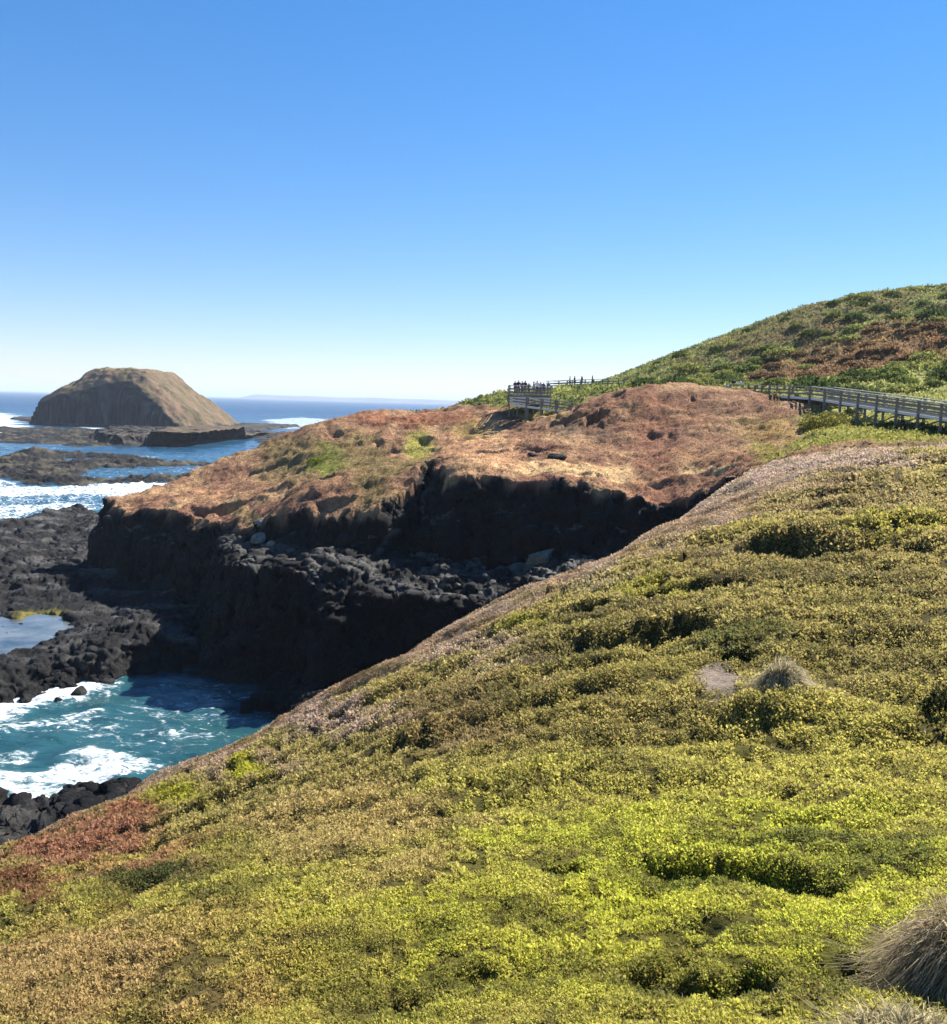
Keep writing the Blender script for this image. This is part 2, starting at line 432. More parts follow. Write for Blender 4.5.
def empty(name, loc, rz=0.0):
    o = bpy.data.objects.new(name, None)
    o.empty_display_size = 0.3
    o.location = loc; o.rotation_euler = (0, 0, rz)
    col.objects.link(o)
    return o

class N:
    def __init__(s, name):
        s.m = bpy.data.materials.new(name); s.m.use_nodes = True
        s.t = s.m.node_tree; s.t.nodes.clear()
        s.out = s.t.nodes.new('ShaderNodeOutputMaterial')
    def new(s, typ, **kw):
        n = s.t.nodes.new(typ)
        for k, v in kw.items():
            setattr(n, k, v)
        return n
    def set(s, sock, v):
        if hasattr(v, 'is_output') or isinstance(v, bpy.types.NodeSocket):
            s.t.links.new(v, sock)
        else:
            sock.default_value = v
    def attr(s, name):
        return s.new('ShaderNodeAttribute', attribute_name=name)
    def pos(s):
        return s.new('ShaderNodeTexCoord').outputs['Object']
    def noise(s, scale, detail=4, rough=0.55, dist=0.0, vec=None):
        n = s.new('ShaderNodeTexNoise')
        n.inputs['Scale'].default_value = scale; n.inputs['Detail'].default_value = detail
        n.inputs['Roughness'].default_value = rough; n.inputs['Distortion'].default_value = dist
        s.t.links.new(vec if vec is not None else s.pos(), n.inputs['Vector'])
        return n.outputs['Fac']
    def math(s, op, a, b=0.0, c=None, clamp=False):
        n = s.new('ShaderNodeMath', operation=op); n.use_clamp = clamp
        s.set(n.inputs[0], a); s.set(n.inputs[1], b)
        if c is not None: s.set(n.inputs[2], c)
        return n.outputs[0]
    def rng(s, v, a, b, c, d, smooth=False):
        n = s.new('ShaderNodeMapRange'); n.clamp = True
        if smooth: n.interpolation_type = 'SMOOTHSTEP'
        s.set(n.inputs[0], v); s.set(n.inputs[1], a); s.set(n.inputs[2], b); s.set(n.inputs[3], c); s.set(n.inputs[4], d)
        return n.outputs[0]
    def mix(s, f, a, b, blend='MIX'):
        n = s.new('ShaderNodeMix', data_type='RGBA', blend_type=blend)
        s.set(n.inputs[0], f)
        s.set(n.inputs[6], a if not isinstance(a, tuple) else (*a, 1)); s.set(n.inputs[7], b if not isinstance(b, tuple) else (*b, 1))
        return n.outputs[2]
    def scale(s, c, f):
        n = s.new('ShaderNodeVectorMath', operation='SCALE')
        s.set(n.inputs[0], c); s.set(n.inputs[3], f)
        return n.outputs[0]
    def bump(s, h, strength, dist, normal=None):
        n = s.new('ShaderNodeBump')
        s.set(n.inputs['Height'], h); s.set(n.inputs['Strength'], strength); n.inputs['Distance'].default_value = dist
        if normal is not None: s.t.links.new(normal, n.inputs['Normal'])
        return n.outputs[0]
    def bsdf(s, color, rough=0.8, spec=0.3, normal=None):
        b = s.new('ShaderNodeBsdfPrincipled')
        s.set(b.inputs['Base Color'], color if not isinstance(color, tuple) else (*color, 1))
        s.set(b.inputs['Roughness'], rough); s.set(b.inputs['Specular IOR Level'], spec)
        if normal is not None: s.t.links.new(normal, b.inputs['Normal'])
        return b.outputs[0]
    def finish(s, sh):
        s.t.links.new(sh, s.out.inputs['Surface'])
        return s.m

def mat_terrain():
    n = N('terrain')
    c = n.attr('Col').outputs['Color']; rk = n.attr('rock').outputs['Fac']
    v = n.math('MULTIPLY', n.rng(n.noise(1.3, 6, 0.65), 0.3, 0.7, 0.62, 1.4), n.rng(n.noise(9.0, 4, 0.7), 0.3, 0.7, 0.6, 1.4))
    cc = n.scale(c, v)
    h1 = n.noise(2.2, 8, 0.7); h2 = n.noise(1.0, 10, 0.75, 0.6)
    b = n.bump(n.math('ADD', n.math('MULTIPLY', h1, n.math('MULTIPLY', 0.5, n.math('SUBTRACT', 1.0, rk))), n.math('MULTIPLY', h2, rk)), 1.0, 0.5)
    rough = n.rng(rk, 0, 1, 0.95, 0.78)
    return n.finish(n.bsdf(cc, rough, n.rng(rk, 0, 1, 0.05, 0.10), b))

def mat_soil():
    n = N('slope_soil')
    c = n.attr('Col').outputs['Color']
    v = n.rng(n.noise(14.0, 6, 0.7), 0.3, 0.7, 0.55, 1.45)
    b = n.bump(n.noise(9.0, 6, 0.7), 0.9, 0.08)
    return n.finish(n.bsdf(n.scale(c, v), 0.95, 0.05, b))

def mat_leaf(name, trans=0.45, rough=0.5, spec=0.25):
    n = N(name)
    c = n.attr('Col').outputs['Color']
    d = n.bsdf(c, rough, spec)
    t = n.new('ShaderNodeBsdfTranslucent'); n.t.links.new(n.scale(c, 1.25), t.inputs['Color'])
    mx = n.new('ShaderNodeMixShader'); mx.inputs[0].default_value = trans
    n.t.links.new(d, mx.inputs[1]); n.t.links.new(t.outputs[0], mx.inputs[2])
    return n.finish(mx.outputs[0])

def mat_rock(name, base, light, sc=1.0):
    n = N(name)
    f = n.rng(n.noise(1.6 * sc, 8, 0.7), 0.4, 0.7, 0, 1)
    c = n.mix(f, base, light)
    c = n.scale(c, n.rng(n.noise(9.0 * sc, 5, 0.7), 0.3, 0.7, 0.6, 1.4))
    b = n.bump(n.noise(3.0 * sc, 9, 0.72, 0.4), 1.0, 0.25 / sc)
    return n.finish(n.bsdf(c, 0.8, 0.12, b))

def mat_wood(name, base, light):
    n = N(name)
    mp = n.new('ShaderNodeMapping'); n.t.links.new(n.pos(), mp.inputs[0]); mp.inputs['Scale'].default_value = (3, 3, 14)
    f = n.noise(2.0, 5, 0.6, 0.3, mp.outputs[0])
    return n.finish(n.bsdf(n.mix(n.rng(f, 0.3, 0.7, 0, 1), base, light), 0.85, 0.15, n.bump(f, 0.4, 0.01)))

def mat_plain(name, c, rough=0.8):
    n = N(name)
    return n.finish(n.bsdf(n.scale(n.mix(0.0, c, c), n.rng(n.noise(30, 3), 0.3, 0.7, 0.8, 1.2)), rough, 0.2))

def mat_sea():
    n = N('sea_water')
    fo = n.attr('foam').outputs['Fac']; te = n.attr('teal').outputs['Fac']; rr = n.attr('range').outputs['Fac']
    p = n.pos()
    swell = n.noise(0.035, 3, 0.5, 0, p)
    c = n.mix(te, (0.005, 0.040, 0.095), (0.004, 0.038, 0.043))
    c = n.scale(c, n.rng(swell, 0.3, 0.7, 0.75, 1.3))
    mp = n.new('ShaderNodeMapping'); n.t.links.new(p, mp.inputs[0]); mp.inputs['Rotation'].default_value = (0, 0, 0.4); mp.inputs['Scale'].default_value = (1.0, 1.7, 1.0)
    l1 = n.noise(0.55, 9, 0.68, 1.6, mp.outputs[0]); l2 = n.noise(2.4, 6, 0.65, 0.8, mp.outputs[0])
    lace = n.math('ADD', n.math('MULTIPLY', l1, 0.7), n.math('MULTIPLY', l2, 0.3))
    thr = n.rng(fo, 0, 1, 0.78, 0.36)
    m = n.rng(n.math('SUBTRACT', lace, thr), -0.03, 0.13, 0, 1, True)
    m = n.math('MULTIPLY', m, n.rng(fo, 0.02, 0.15, 0, 1))
    milky = n.math('MULTIPLY', fo, 0.30)
    c = n.mix(milky, c, (0.10, 0.24, 0.26))
    w1 = n.noise(0.9, 6, 0.6, 0.4, mp.outputs[0]); w2 = n.noise(0.12, 4, 0.55, 0.2, mp.outputs[0])
    hh = n.math('ADD', n.math('MULTIPLY', w1, 0.35), n.math('MULTIPLY', w2, 1.2))
    b = n.bump(hh, n.rng(rr, 40, 700, 0.55, 0.9), 0.9)
    water = n.bsdf(c, n.rng(rr, 60, 1500, 0.12, 0.32), n.rng(rr, 100, 1500, 0.45, 0.22), b)
    fb = n.bump(lace, 0.8, 0.5)
    foam = n.bsdf(n.mix(n.rng(l2, 0.35, 0.65, 0, 1), (0.50, 0.58, 0.60), (0.80, 0.82, 0.82)), 0.85, 0.1, fb)
    mx = n.new('ShaderNodeMixShader'); n.t.links.new(m, mx.inputs[0]); n.t.links.new(water, mx.inputs[1]); n.t.links.new(foam, mx.inputs[2])
    return n.finish(mx.outputs[0])

M_terrain = mat_terrain(); M_soil = mat_soil()
M_leaf = mat_leaf('ground_cover_leaf', 0.52, 0.55, 0.10); M_leaf_far = mat_leaf('scrub_leaf', 0.4, 0.7, 0.04); M_blade = mat_leaf('dry_grass_blade', 0.45, 0.6, 0.2)
M_rock = mat_rock('basalt', (0.013, 0.013, 0.014), (0.05, 0.048, 0.046)); M_rock_grey = mat_rock('grey_rock', (0.045, 0.043, 0.038), (0.20, 0.19, 0.17))
M_wood = mat_wood('weathered_timber', (0.24, 0.225, 0.20), (0.42, 0.40, 0.36)); M_wood_dark = mat_wood('dark_timber', (0.13, 0.12, 0.105), (0.26, 0.245, 0.22))
M_sea = mat_sea()

# ------------------------------------------------------------------ world-anchored colour patches
def patch(u, v, du, dv):
    c = G(u, v)[:2]; a = G(u + du, v)[:2] - c; b = G(u, v + dv)[:2] - c
    return c, np.linalg.inv(np.array([a, b]).T)

def patch_w(pt, x, y, soft=0.35, seed=3, wob=0.35):
    c, I = pt
    dx, dy = x - c[0], y - c[1]
    q = np.hypot(I[0, 0] * dx + I[0, 1] * dy, I[1, 0] * dx + I[1, 1] * dy)
    sc = 1.0 / max(abs(np.linalg.det(I)) ** 0.5, 1e-6)
    out = np.zeros(len(q))
    m = q < 1 + soft + wob * 2
    q = q[m] + wob * fbm2(x[m] / (sc * 0.5), y[m] / (sc * 0.5), 4, seed)
    out[m] = sstep(1 + soft, 1 - soft, q)
    return out

def mixc(a, b, w):
    return a * (1 - w[:, None]) + np.array(b)[None] * w[:, None]

brown_patches = [(p, c, s) for p, c, s in [
    (patch(590, 470, 90, 5), (0.55, 0.37, 0.18), 0.9), (patch(690, 467, 45, 4), (0.52, 0.35, 0.17), 0.85), (patch(520, 464, 60, 5), (0.52, 0.33, 0.17), 0.8), (patch(495, 440, 12, 22), (0.50, 0.32, 0.16), 0.75), (patch(565, 426, 16, 9), (0.13, 0.09, 0.06), 0.85), (patch(599, 427, 17, 13), (0.11, 0.075, 0.05), 0.9), (patch(640, 400, 60, 6), (0.24, 0.12, 0.07), 0.6), (patch(660, 490, 60, 10), (0.21, 0.10, 0.06), 0.8), (patch(540, 480, 60, 5), (0.24, 0.11, 0.07), 0.7), (patch(478, 446, 38, 14), (0.44, 0.25, 0.13), 0.8), (patch(405, 418, 70, 7), (0.25, 0.105, 0.055), 0.8),  # two darkest patches paint shade into the hollows, over grey-brown earth
    (patch(360, 462, 50, 25), (0.15, 0.118, 0.045), 0.75), (patch(290, 470, 40, 16), (0.16, 0.125, 0.05), 0.6), (patch(325, 462, 18, 12), (0.15, 0.17, 0.03), 0.9), (patch(420, 448, 14, 12), (0.22, 0.21, 0.04), 0.8),
    (patch(300, 455, 30, 14), (0.17, 0.125, 0.055), 0.7), (patch(210, 492, 22, 4), (0.36, 0.20, 0.105), 0.8), (patch(470, 430, 22, 8), (0.26, 0.19, 0.06), 0.6),
    (patch(250, 518, 30, 9), (0.26, 0.18, 0.08), 0.8), (patch(780, 430, 50, 10), (0.29, 0.20, 0.07), 0.7), (patch(640, 415, 70, 18), (0.25, 0.125, 0.065), 0.5),
    (patch(772, 453, 28, 6), (0.25, 0.22, 0.05), 0.8), (patch(530, 416, 40, 4), (0.32, 0.22, 0.07), 0.7), (patch(710, 455, 45, 8), (0.29, 0.155, 0.075), 0.5)]]
fg_patches = [(p, c, s) for p, c, s in [
    # straw and brown parts of the near slope
    (patch(150, 960, 260, 60), (0.42, 0.31, 0.10), 0.6), (patch(60, 975, 120, 70), (0.42, 0.29, 0.13), 0.75), (patch(330, 815, 130, 60), (0.42, 0.315, 0.125), 0.8),
    (patch(520, 690, 120, 45), (0.23, 0.18, 0.06), 0.5), (patch(440, 700, 70, 40), (0.24, 0.17, 0.075), 0.7), (patch(640, 660, 120, 40), (0.24, 0.21, 0.05), 0.4),
    (patch(850, 490, 110, 26), (0.26, 0.20, 0.10), 0.6), (patch(830, 463, 90, 9), (0.34, 0.26, 0.20), 0.9), (patch(690, 510, 45, 16), (0.30, 0.24, 0.17), 0.9),
    (patch(560, 572, 60, 14), (0.32, 0.26, 0.18), 0.9), (patch(430, 640, 80, 20), (0.38, 0.285, 0.21), 0.85), (patch(300, 712, 70, 20), (0.37, 0.27, 0.21), 0.95), (patch(210, 755, 55, 18), (0.37, 0.26, 0.19), 0.9),
    (patch(800, 545, 180, 26), (0.24, 0.19, 0.07), 0.5), (patch(700, 580, 70, 14), (0.20, 0.16, 0.06), 0.5), (patch(850, 620, 130, 40), (0.22, 0.19, 0.055), 0.45),
    (patch(930, 720, 60, 50), (0.25, 0.21, 0.06), 0.4),
    # red hump, dark green foot with its shade painted in, bright yellow spots
    (patch(70, 842, 85, 32), (0.33, 0.155, 0.095), 0.9), (patch(20, 885, 40, 26), (0.20, 0.085, 0.05), 0.9), (patch(145, 878, 65, 17), (0.05, 0.07, 0.02), 0.95), (patch(130, 810, 30, 9), (0.33, 0.13, 0.08), 0.8), (patch(230, 850, 50, 26), (0.22, 0.20, 0.05), 0.6),
    (patch(175, 798, 30, 13), (0.36, 0.35, 0.03), 0.95), (patch(245, 768, 22, 14), (0.36, 0.35, 0.03), 0.95), (patch(520, 620, 40, 8), (0.32, 0.31, 0.04), 0.7), (patch(640, 590, 50, 8), (0.31, 0.30, 0.04), 0.7),
    # fresh growth low on the right
    (patch(720, 845, 260, 60), (0.42, 0.44, 0.05), 0.75), (patch(560, 930, 300, 80), (0.44, 0.44, 0.055), 0.65), (patch(860, 930, 120, 50), (0.43, 0.45, 0.05), 0.65), (patch(900, 520, 60, 9), (0.33, 0.31, 0.05), 0.6), (patch(720, 525, 80, 9), (0.32, 0.28, 0.06), 0.5)]]
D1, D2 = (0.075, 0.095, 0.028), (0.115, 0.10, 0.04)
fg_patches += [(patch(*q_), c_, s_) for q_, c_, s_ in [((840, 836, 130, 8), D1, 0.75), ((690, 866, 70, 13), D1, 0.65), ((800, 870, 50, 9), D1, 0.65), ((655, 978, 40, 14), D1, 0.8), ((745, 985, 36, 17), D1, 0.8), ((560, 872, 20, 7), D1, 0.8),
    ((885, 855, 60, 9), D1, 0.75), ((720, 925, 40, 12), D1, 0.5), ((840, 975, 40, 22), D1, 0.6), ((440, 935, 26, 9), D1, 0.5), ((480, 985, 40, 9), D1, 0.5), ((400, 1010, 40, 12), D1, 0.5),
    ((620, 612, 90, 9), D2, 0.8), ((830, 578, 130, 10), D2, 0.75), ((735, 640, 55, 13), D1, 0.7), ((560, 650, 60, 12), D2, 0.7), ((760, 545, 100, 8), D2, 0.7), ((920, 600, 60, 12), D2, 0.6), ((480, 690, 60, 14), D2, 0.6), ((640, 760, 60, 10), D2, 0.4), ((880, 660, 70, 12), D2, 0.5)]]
soil_patch = patch(718, 682, 26, 20)

fg_edge_w = [C(*q_) for q_ in fg_edge] + [C(800, 464, 49), C(870, 455, 49), C(950, 453, 49)]
def crest(x, y):
    d, _ = sd_line(fg_edge_w, x, y)
    return sstep(7.0, 1.8, np.abs(d) + 3.0 * fbm2(x / 2.5, y / 2.5, 4, 431)) * sstep(24, 28, y)

def fg_color(x, y):
    n = len(x)
    c = np.tile(np.array([[0.40, 0.365, 0.08]]), (n, 1))
    c = mixc(c, (0.33, 0.275, 0.09), sstep(9.5, 17, np.hypot(x, y) + 3 * fbm2(x / 3.5, y / 3.5, 3, 433)))
    for k, (p, cc, s) in enumerate(fg_patches):
        c = mixc(c, cc, s * patch_w(p, x, y, 0.45, 100 + k * 5, 0.5))
    cr = crest(x, y); vv = fbm2(x / 1.6, y / 1.6, 4, 441); lav = sstep(36, 44, y)
    bc = np.tile(np.array([[0.36, 0.245, 0.155]]), (n, 1))
    bc = mixc(bc, (0.43, 0.32, 0.25), np.maximum(lav, 0.6 * sstep(0.0, 0.5, vv))); bc = mixc(bc, (0.13, 0.085, 0.055), sstep(0.15, 0.55, -vv) * (1 - 0.7 * lav))
    return c * (1 - 0.92 * cr[:, None]) + bc * 0.92 * cr[:, None]

def top_color(x, y, near, green):
    c = np.tile(np.array([[0.245, 0.138, 0.078]]), (len(x), 1))
    v = fbm2(x / 5, y / 5, 4, 201)
    c = mixc(c, (0.32, 0.20, 0.105), sstep(0.0, 0.6, v)); c = mixc(c, (0.175, 0.092, 0.058), sstep(0.0, 0.7, -v))
    for k, (p, cc, s) in enumerate(brown_patches):
        c = mixc(c, cc, s * patch_w(p, x, y, 0.4, 140 + k * 5, 0.5))
    # green hill
    hv = fbm2(x / 9, y / 9, 4, 211); hv2 = fbm2(x / 3, y / 3, 3, 215)
    g = np.tile(np.array([[0.155, 0.17, 0.048]]), (len(x), 1))
    g = mixc(g, (0.25, 0.25, 0.075), sstep(0.0, 0.6, hv2 + 0.6 * hv))
    g = mixc(g, (0.07, 0.09, 0.026), sstep(0.15, 0.5, -hv2))
    g = mixc(g, (0.29, 0.29, 0.09), 0.8 * sstep(130, 110, y + 5 * hv2) * sstep(28, 38, x))
    nearflat = sstep(95, 75, y)
    g = mixc(g, (0.25, 0.235, 0.055), 0.8 * nearflat)
    for (cu, cv, cY, rx, ry, cc, s) in [(880, 345, 140, 20, 16, (0.20, 0.12, 0.055), 0.9), (850, 358, 134, 12, 9, (0.21, 0.125, 0.06), 0.9), (925, 340, 136, 12, 9, (0.20, 0.12, 0.055), 0.8), (800, 330, 172, 24, 14, (0.15, 0.11, 0.05), 0.6), (780, 345, 160, 14, 10, (0.14, 0.10, 0.05), 0.6)]:
        q = C(cu, cv, cY)
        w = sstep(1.3, 0.6, np.hypot((x - q[0]) / rx, (y - q[1]) / ry) + 0.5 * fbm2(x / 6, y / 6, 4, 222))
        g = mixc(g, cc, s * w)
    c = c * (1 - green[:, None]) + g * green[:, None]
    return c

# ------------------------------------------------------------------ land mesh: fine where it is close, coarser far away
def arc_rows(th, r0, r1, nfine, nrows, kr):
    r = np.exp(np.linspace(math.log(r0), math.log(r1), nfine))
    X = np.sin(th)[:, None] * r; Y = np.cos(th)[:, None] * r
    z, rock, *_ = land(X.ravel(), Y.ravel())
    z = z.reshape(X.shape)
    dr = np.diff(r)[None]; dz = np.diff(z, axis=1); rm = 0.5 * (r[1:] + r[:-1])[None]
    w = np.sqrt((kr * dr) ** 2 + dz ** 2) / rm
    # soften between neighbouring columns so rows do not shear
    k = 9
    pad = np.pad(w, ((k, k), (0, 0)), mode='edge')
    cs = np.cumsum(np.vstack([np.zeros((1, w.shape[1])), pad]), axis=0)
    w = (cs[2 * k + 1:] - cs[:-(2 * k + 1)]) / (2 * k + 1)
    s = np.concatenate([np.zeros((len(th), 1)), np.cumsum(w, 1)], 1)
    s /= s[:, -1:]
    q = np.linspace(0, 1, nrows)
    out = np.empty((len(th), nrows))
    for i in range(len(th)):
        out[i] = np.interp(q, s[i], r)
    return out

def grid_faces(nc, nr):
    i = np.arange(nc - 1)[:, None] * nr + np.arange(nr - 1)[None]
    i = i.ravel()
    return np.stack([i, i + nr, i + nr + 1, i + 1], 1)

th_mid = np.linspace(R(-31), R(31), 1000)
th = np.concatenate([np.linspace(R(-48), R(-31), 90)[:-1], th_mid, np.linspace(R(31), R(48), 90)[1:]])
def dense(fn_args):
    sub_th = th[::3] if (len(th) - 1) % 3 == 0 else np.append(th[::3], th[-1])
    rw = arc_rows(sub_th, *fn_args)
    return np.stack([np.interp(th, sub_th, rw[:, j]) for j in range(rw.shape[1])], 1)
rows_a = dense((2.2, 52.0, 300, 480, 0.35))
rows_b = dense((52.0, 275.0, 800, 640, 0.30))
rows = np.concatenate([rows_a, rows_b[:, 1:]], 1)
X = np.sin(th)[:, None] * rows; Y = np.cos(th)[:, None] * rows
shape = X.shape
z, rock, near, green, sf = land(X.ravel(), Y.ravel())
V = np.stack([X.ravel(), Y.ravel(), z], 1)
# real relief in three dimensions on bare rock
Vg = V.reshape(*shape, 3)
du = np.gradient(Vg, axis=0); dv = np.gradient(Vg, axis=1)
nrm = np.cross(dv, du).reshape(-1, 3); nrm /= np.linalg.norm(nrm, axis=1)[:, None] + 1e-12
nrm[nrm[:, 2] < 0] *= -1
mk = rock > 0.02
pm = V[mk]
disp = 0.75 * fbm3(pm / np.array([2.6, 2.6, 1.5]), 3, 5) + 0.38 * (1 - 2 * np.abs(perlin3(pm / np.array([1.1, 1.1, 0.6]), 9))) + 0.22 * (1 - 2 * np.abs(perlin3(pm / 0.5, 12)))
amp = rock[mk] * np.clip(0.45 + 0.55 * (1 - nrm[mk][:, 2]), 0, 1)
V[mk] += nrm[mk] * (disp * amp)[:, None]
vx, vy = V[:, 0], V[:, 1]
colr = top_color(vx, vy, near, green)
fgs = near > 0.02
fc = fg_color(vx[fgs], vy[fgs])
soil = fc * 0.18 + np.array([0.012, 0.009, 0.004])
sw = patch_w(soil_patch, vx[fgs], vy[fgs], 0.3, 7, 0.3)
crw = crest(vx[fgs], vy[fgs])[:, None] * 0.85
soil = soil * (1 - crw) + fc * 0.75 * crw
soil = mixc(soil, (0.19, 0.15, 0.115), sw)
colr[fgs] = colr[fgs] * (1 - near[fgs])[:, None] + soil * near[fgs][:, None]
# rock colour: black wet basalt low down, greyer where dry, brown weathered scarps near the top, chasm shade painted in
bz = V[:, 2]
rn = fbm2(vx / 4, vy / 4 + bz / 2, 4, 301)
rc = np.tile(np.array([[0.018, 0.0175, 0.0175]]), (len(V), 1))
rc = mixc(rc, (0.075, 0.072, 0.066), sstep(-0.1, 0.6, rn) * sstep(0.5, 1.6, bz) * sstep(0.3, 0.6, nrm[:, 2]))
ledge_w = sstep(4.0, 5.5, bz) * sstep(0.6, 0.85, nrm[:, 2])
rc = mixc(rc, (0.13, 0.125, 0.11), ledge_w * sstep(-0.05, 0.5, fbm2(vx / 2, vy / 2, 3, 305)))
rc = mixc(rc, (0.008, 0.008, 0.009), sstep(70, 67, vy) * sstep(-22, -19, vx) * sstep(8.2, 7.0, bz) * 0.9)  # shade of the cove wall painted in as near black
olive = sstep(3.0, 1.0, np.hypot(vx - P(38, 612, 1)[0], vy - P(38, 612, 1)[1]) + fbm2(vx, vy, 3, 8))
rc = mixc(rc, (0.16, 0.14, 0.03), olive * 0.9)
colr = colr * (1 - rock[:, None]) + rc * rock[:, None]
F = grid_faces(*shape)
cxy = V[F].mean(1); frock = rock[F].mean(1); fgreen = green[F].mean(1); fnear = near[F].mean(1)
fz = V[F][:, :, 2].max(1)
isshelf = (frock > 0.5) & (cxy[:, 2] < 3.4) & ((cxy[:, 0] < -8) | (fnear > 0.5))
ishill = (fgreen > 0.5) & ~isshelf
isnear = (fnear > 0.5) & ~isshelf & ~ishill
ishead = ~(isshelf | ishill | isnear)
keep = fz > -1.2
def sub(name, fm, mats, **kw):
    f = F[fm]
    used = np.unique(f); remap = np.full(len(V), -1, np.int64); remap[used] = np.arange(len(used))
    o = mesh_obj(name, V[used], remap[f], mats, colors=colr[used], attrs={'rock': rock[used]})
    return o
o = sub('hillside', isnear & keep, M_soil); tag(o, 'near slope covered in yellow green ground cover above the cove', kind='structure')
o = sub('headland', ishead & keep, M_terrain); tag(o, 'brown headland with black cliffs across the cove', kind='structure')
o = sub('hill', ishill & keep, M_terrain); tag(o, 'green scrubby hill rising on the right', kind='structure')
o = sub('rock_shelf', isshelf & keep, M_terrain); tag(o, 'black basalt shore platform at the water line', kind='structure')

def ground_z(x, y):
    zz = land(np.array([x], float), np.array([y], float))[0]
    return float(zz[0])

# ------------------------------------------------------------------ leaves
def unit(a):
    return a / (np.linalg.norm(a, axis=1)[:, None] + 1e-9)

def leaf_quads(Pt, Nm, L, Wd, spread=1.0, droop=0.0):
    n = len(Pt)
    d = unit(Nm + rng.normal(size=(n, 3)) * spread)
    d[:, 2] = np.where((d * Nm).sum(1) < 0, d[:, 2] + 0.8, d[:, 2]); d = unit(d)
    s = unit(np.cross(d, rng.normal(size=(n, 3))))
    L = L[:, None]; Wd = Wd[:, None]
    mid = Pt + d * L * 0.55
    tip = Pt + d * L; tip[:, 2] -= droop * L[:, 0]
    v = np.stack([Pt, mid + s * Wd * 0.5, tip, mid - s * Wd * 0.5], 1).reshape(-1, 3)
    return v, np.arange(n * 4).reshape(-1, 4)

def sample_faces(fm, n, wfun):
    ids = np.nonzero(fm)[0]
    q = V[F[ids]]
    area = 0.5 * np.linalg.norm(np.cross(q[:, 2] - q[:, 0], q[:, 3] - q[:, 1]), axis=1)
    c = q.mean(1)
    w = area * wfun(c)
    w /= w.sum()
    pick = rng.choice(len(ids), n, p=w)
    q = q[pick]; a = rng.random((n, 1)); b = rng.random((n, 1))
    p = (q[:, 0] * (1 - a) + q[:, 1] * a) * (1 - b) + (q[:, 3] * (1 - a) + q[:, 2] * a) * b
    nn = unit(np.cross(q[:, 2] - q[:, 0], q[:, 3] - q[:, 1])); nn[nn[:, 2] < 0] *= -1
    return p, nn

def near_w(c):
    r = np.hypot(c[:, 0], c[:, 1])
    infr = np.where(np.abs(np.arctan2(c[:, 0], c[:, 1])) < R(30), 1.0, 0.25)
    return infr / np.maximum(r, 4.5) ** 1.75

NL = 1700000
p, nn = sample_faces(isnear & (cxy[:, 2] > 4), NL, near_w)
r = np.linalg.norm(p - EYE, axis=1)
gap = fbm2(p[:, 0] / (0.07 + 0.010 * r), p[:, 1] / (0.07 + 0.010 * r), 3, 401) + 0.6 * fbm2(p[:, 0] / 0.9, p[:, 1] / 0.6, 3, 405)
bare = patch_w(soil_patch, p[:, 0], p[:, 1], 0.3, 7, 0.3)
db = np.hypot(p[:, 0] - burrow[0], p[:, 1] - burrow[1])
keepm = (gap > -0.75 + 0.3 * rng.random(NL)) & (bare < rng.random(NL) * 0.9 + 0.05) & (db > 0.34)
p, nn, r, gap = p[keepm], nn[keepm], r[keepm], gap[keepm]
n = len(p)
cl = fg_color(p[:, 0], p[:, 1])
tone = 0.75 + 0.5 * rng.random(n)
mot = fbm2(p[:, 0] / 0.6, p[:, 1] / 0.6, 3, 411) + 0.6 * fbm2(p[:, 0] / 3.0, p[:, 1] / 1.6, 3, 415)
cl = mixc(cl, (0.13, 0.12, 0.035), np.clip(0.9 * sstep(0.15, 0.7, -mot), 0, 1) * 0.7)
cl = mixc(cl, (0.25, 0.13, 0.06), (rng.random(n) < 0.07) * 0.7)
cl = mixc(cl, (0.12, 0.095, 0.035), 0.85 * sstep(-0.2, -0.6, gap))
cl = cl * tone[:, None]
crs = crest(p[:, 0], p[:, 1])
L = np.clip(0.0029 * r, 0.016, 0.2) * (0.6 + 0.8 * rng.random(n)) * (1 - 0.45 * crs)
up = unit(nn + np.array([0, 0, 0.8]))
pp = p + up * (np.clip(gap + 0.5, 0, 1.5) * np.clip(0.0068 * r, 0.032, 0.15) * (1 - 0.8 * crs))[:, None] * rng.random((n, 1))
L = L * np.exp(rng.normal(0, 0.12, n)) * (1 + 0.3 * np.clip(fbm2(p[:, 0] / 1.3, p[:, 1] / 1.3, 3, 451), -0.7, 0.8))
Wl = L * (0.45 + 0.25 * rng.random(n))
stem = rng.random(n) < 0.006
L[stem] *= 1.7; Wl[stem] = L[stem] * 0.10; cl[stem] = np.array([0.42, 0.34, 0.22]) * (0.6 + 0.6 * rng.random((int(stem.sum()), 1)))
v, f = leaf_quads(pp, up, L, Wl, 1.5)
o = mesh_obj('ground_cover', v, f, M_leaf, smooth=False, colors=np.repeat(cl, 4, 0)); tag(o, 'mat of small fleshy yellow green leaves over the near slope', 'ground cover', kind='stuff')

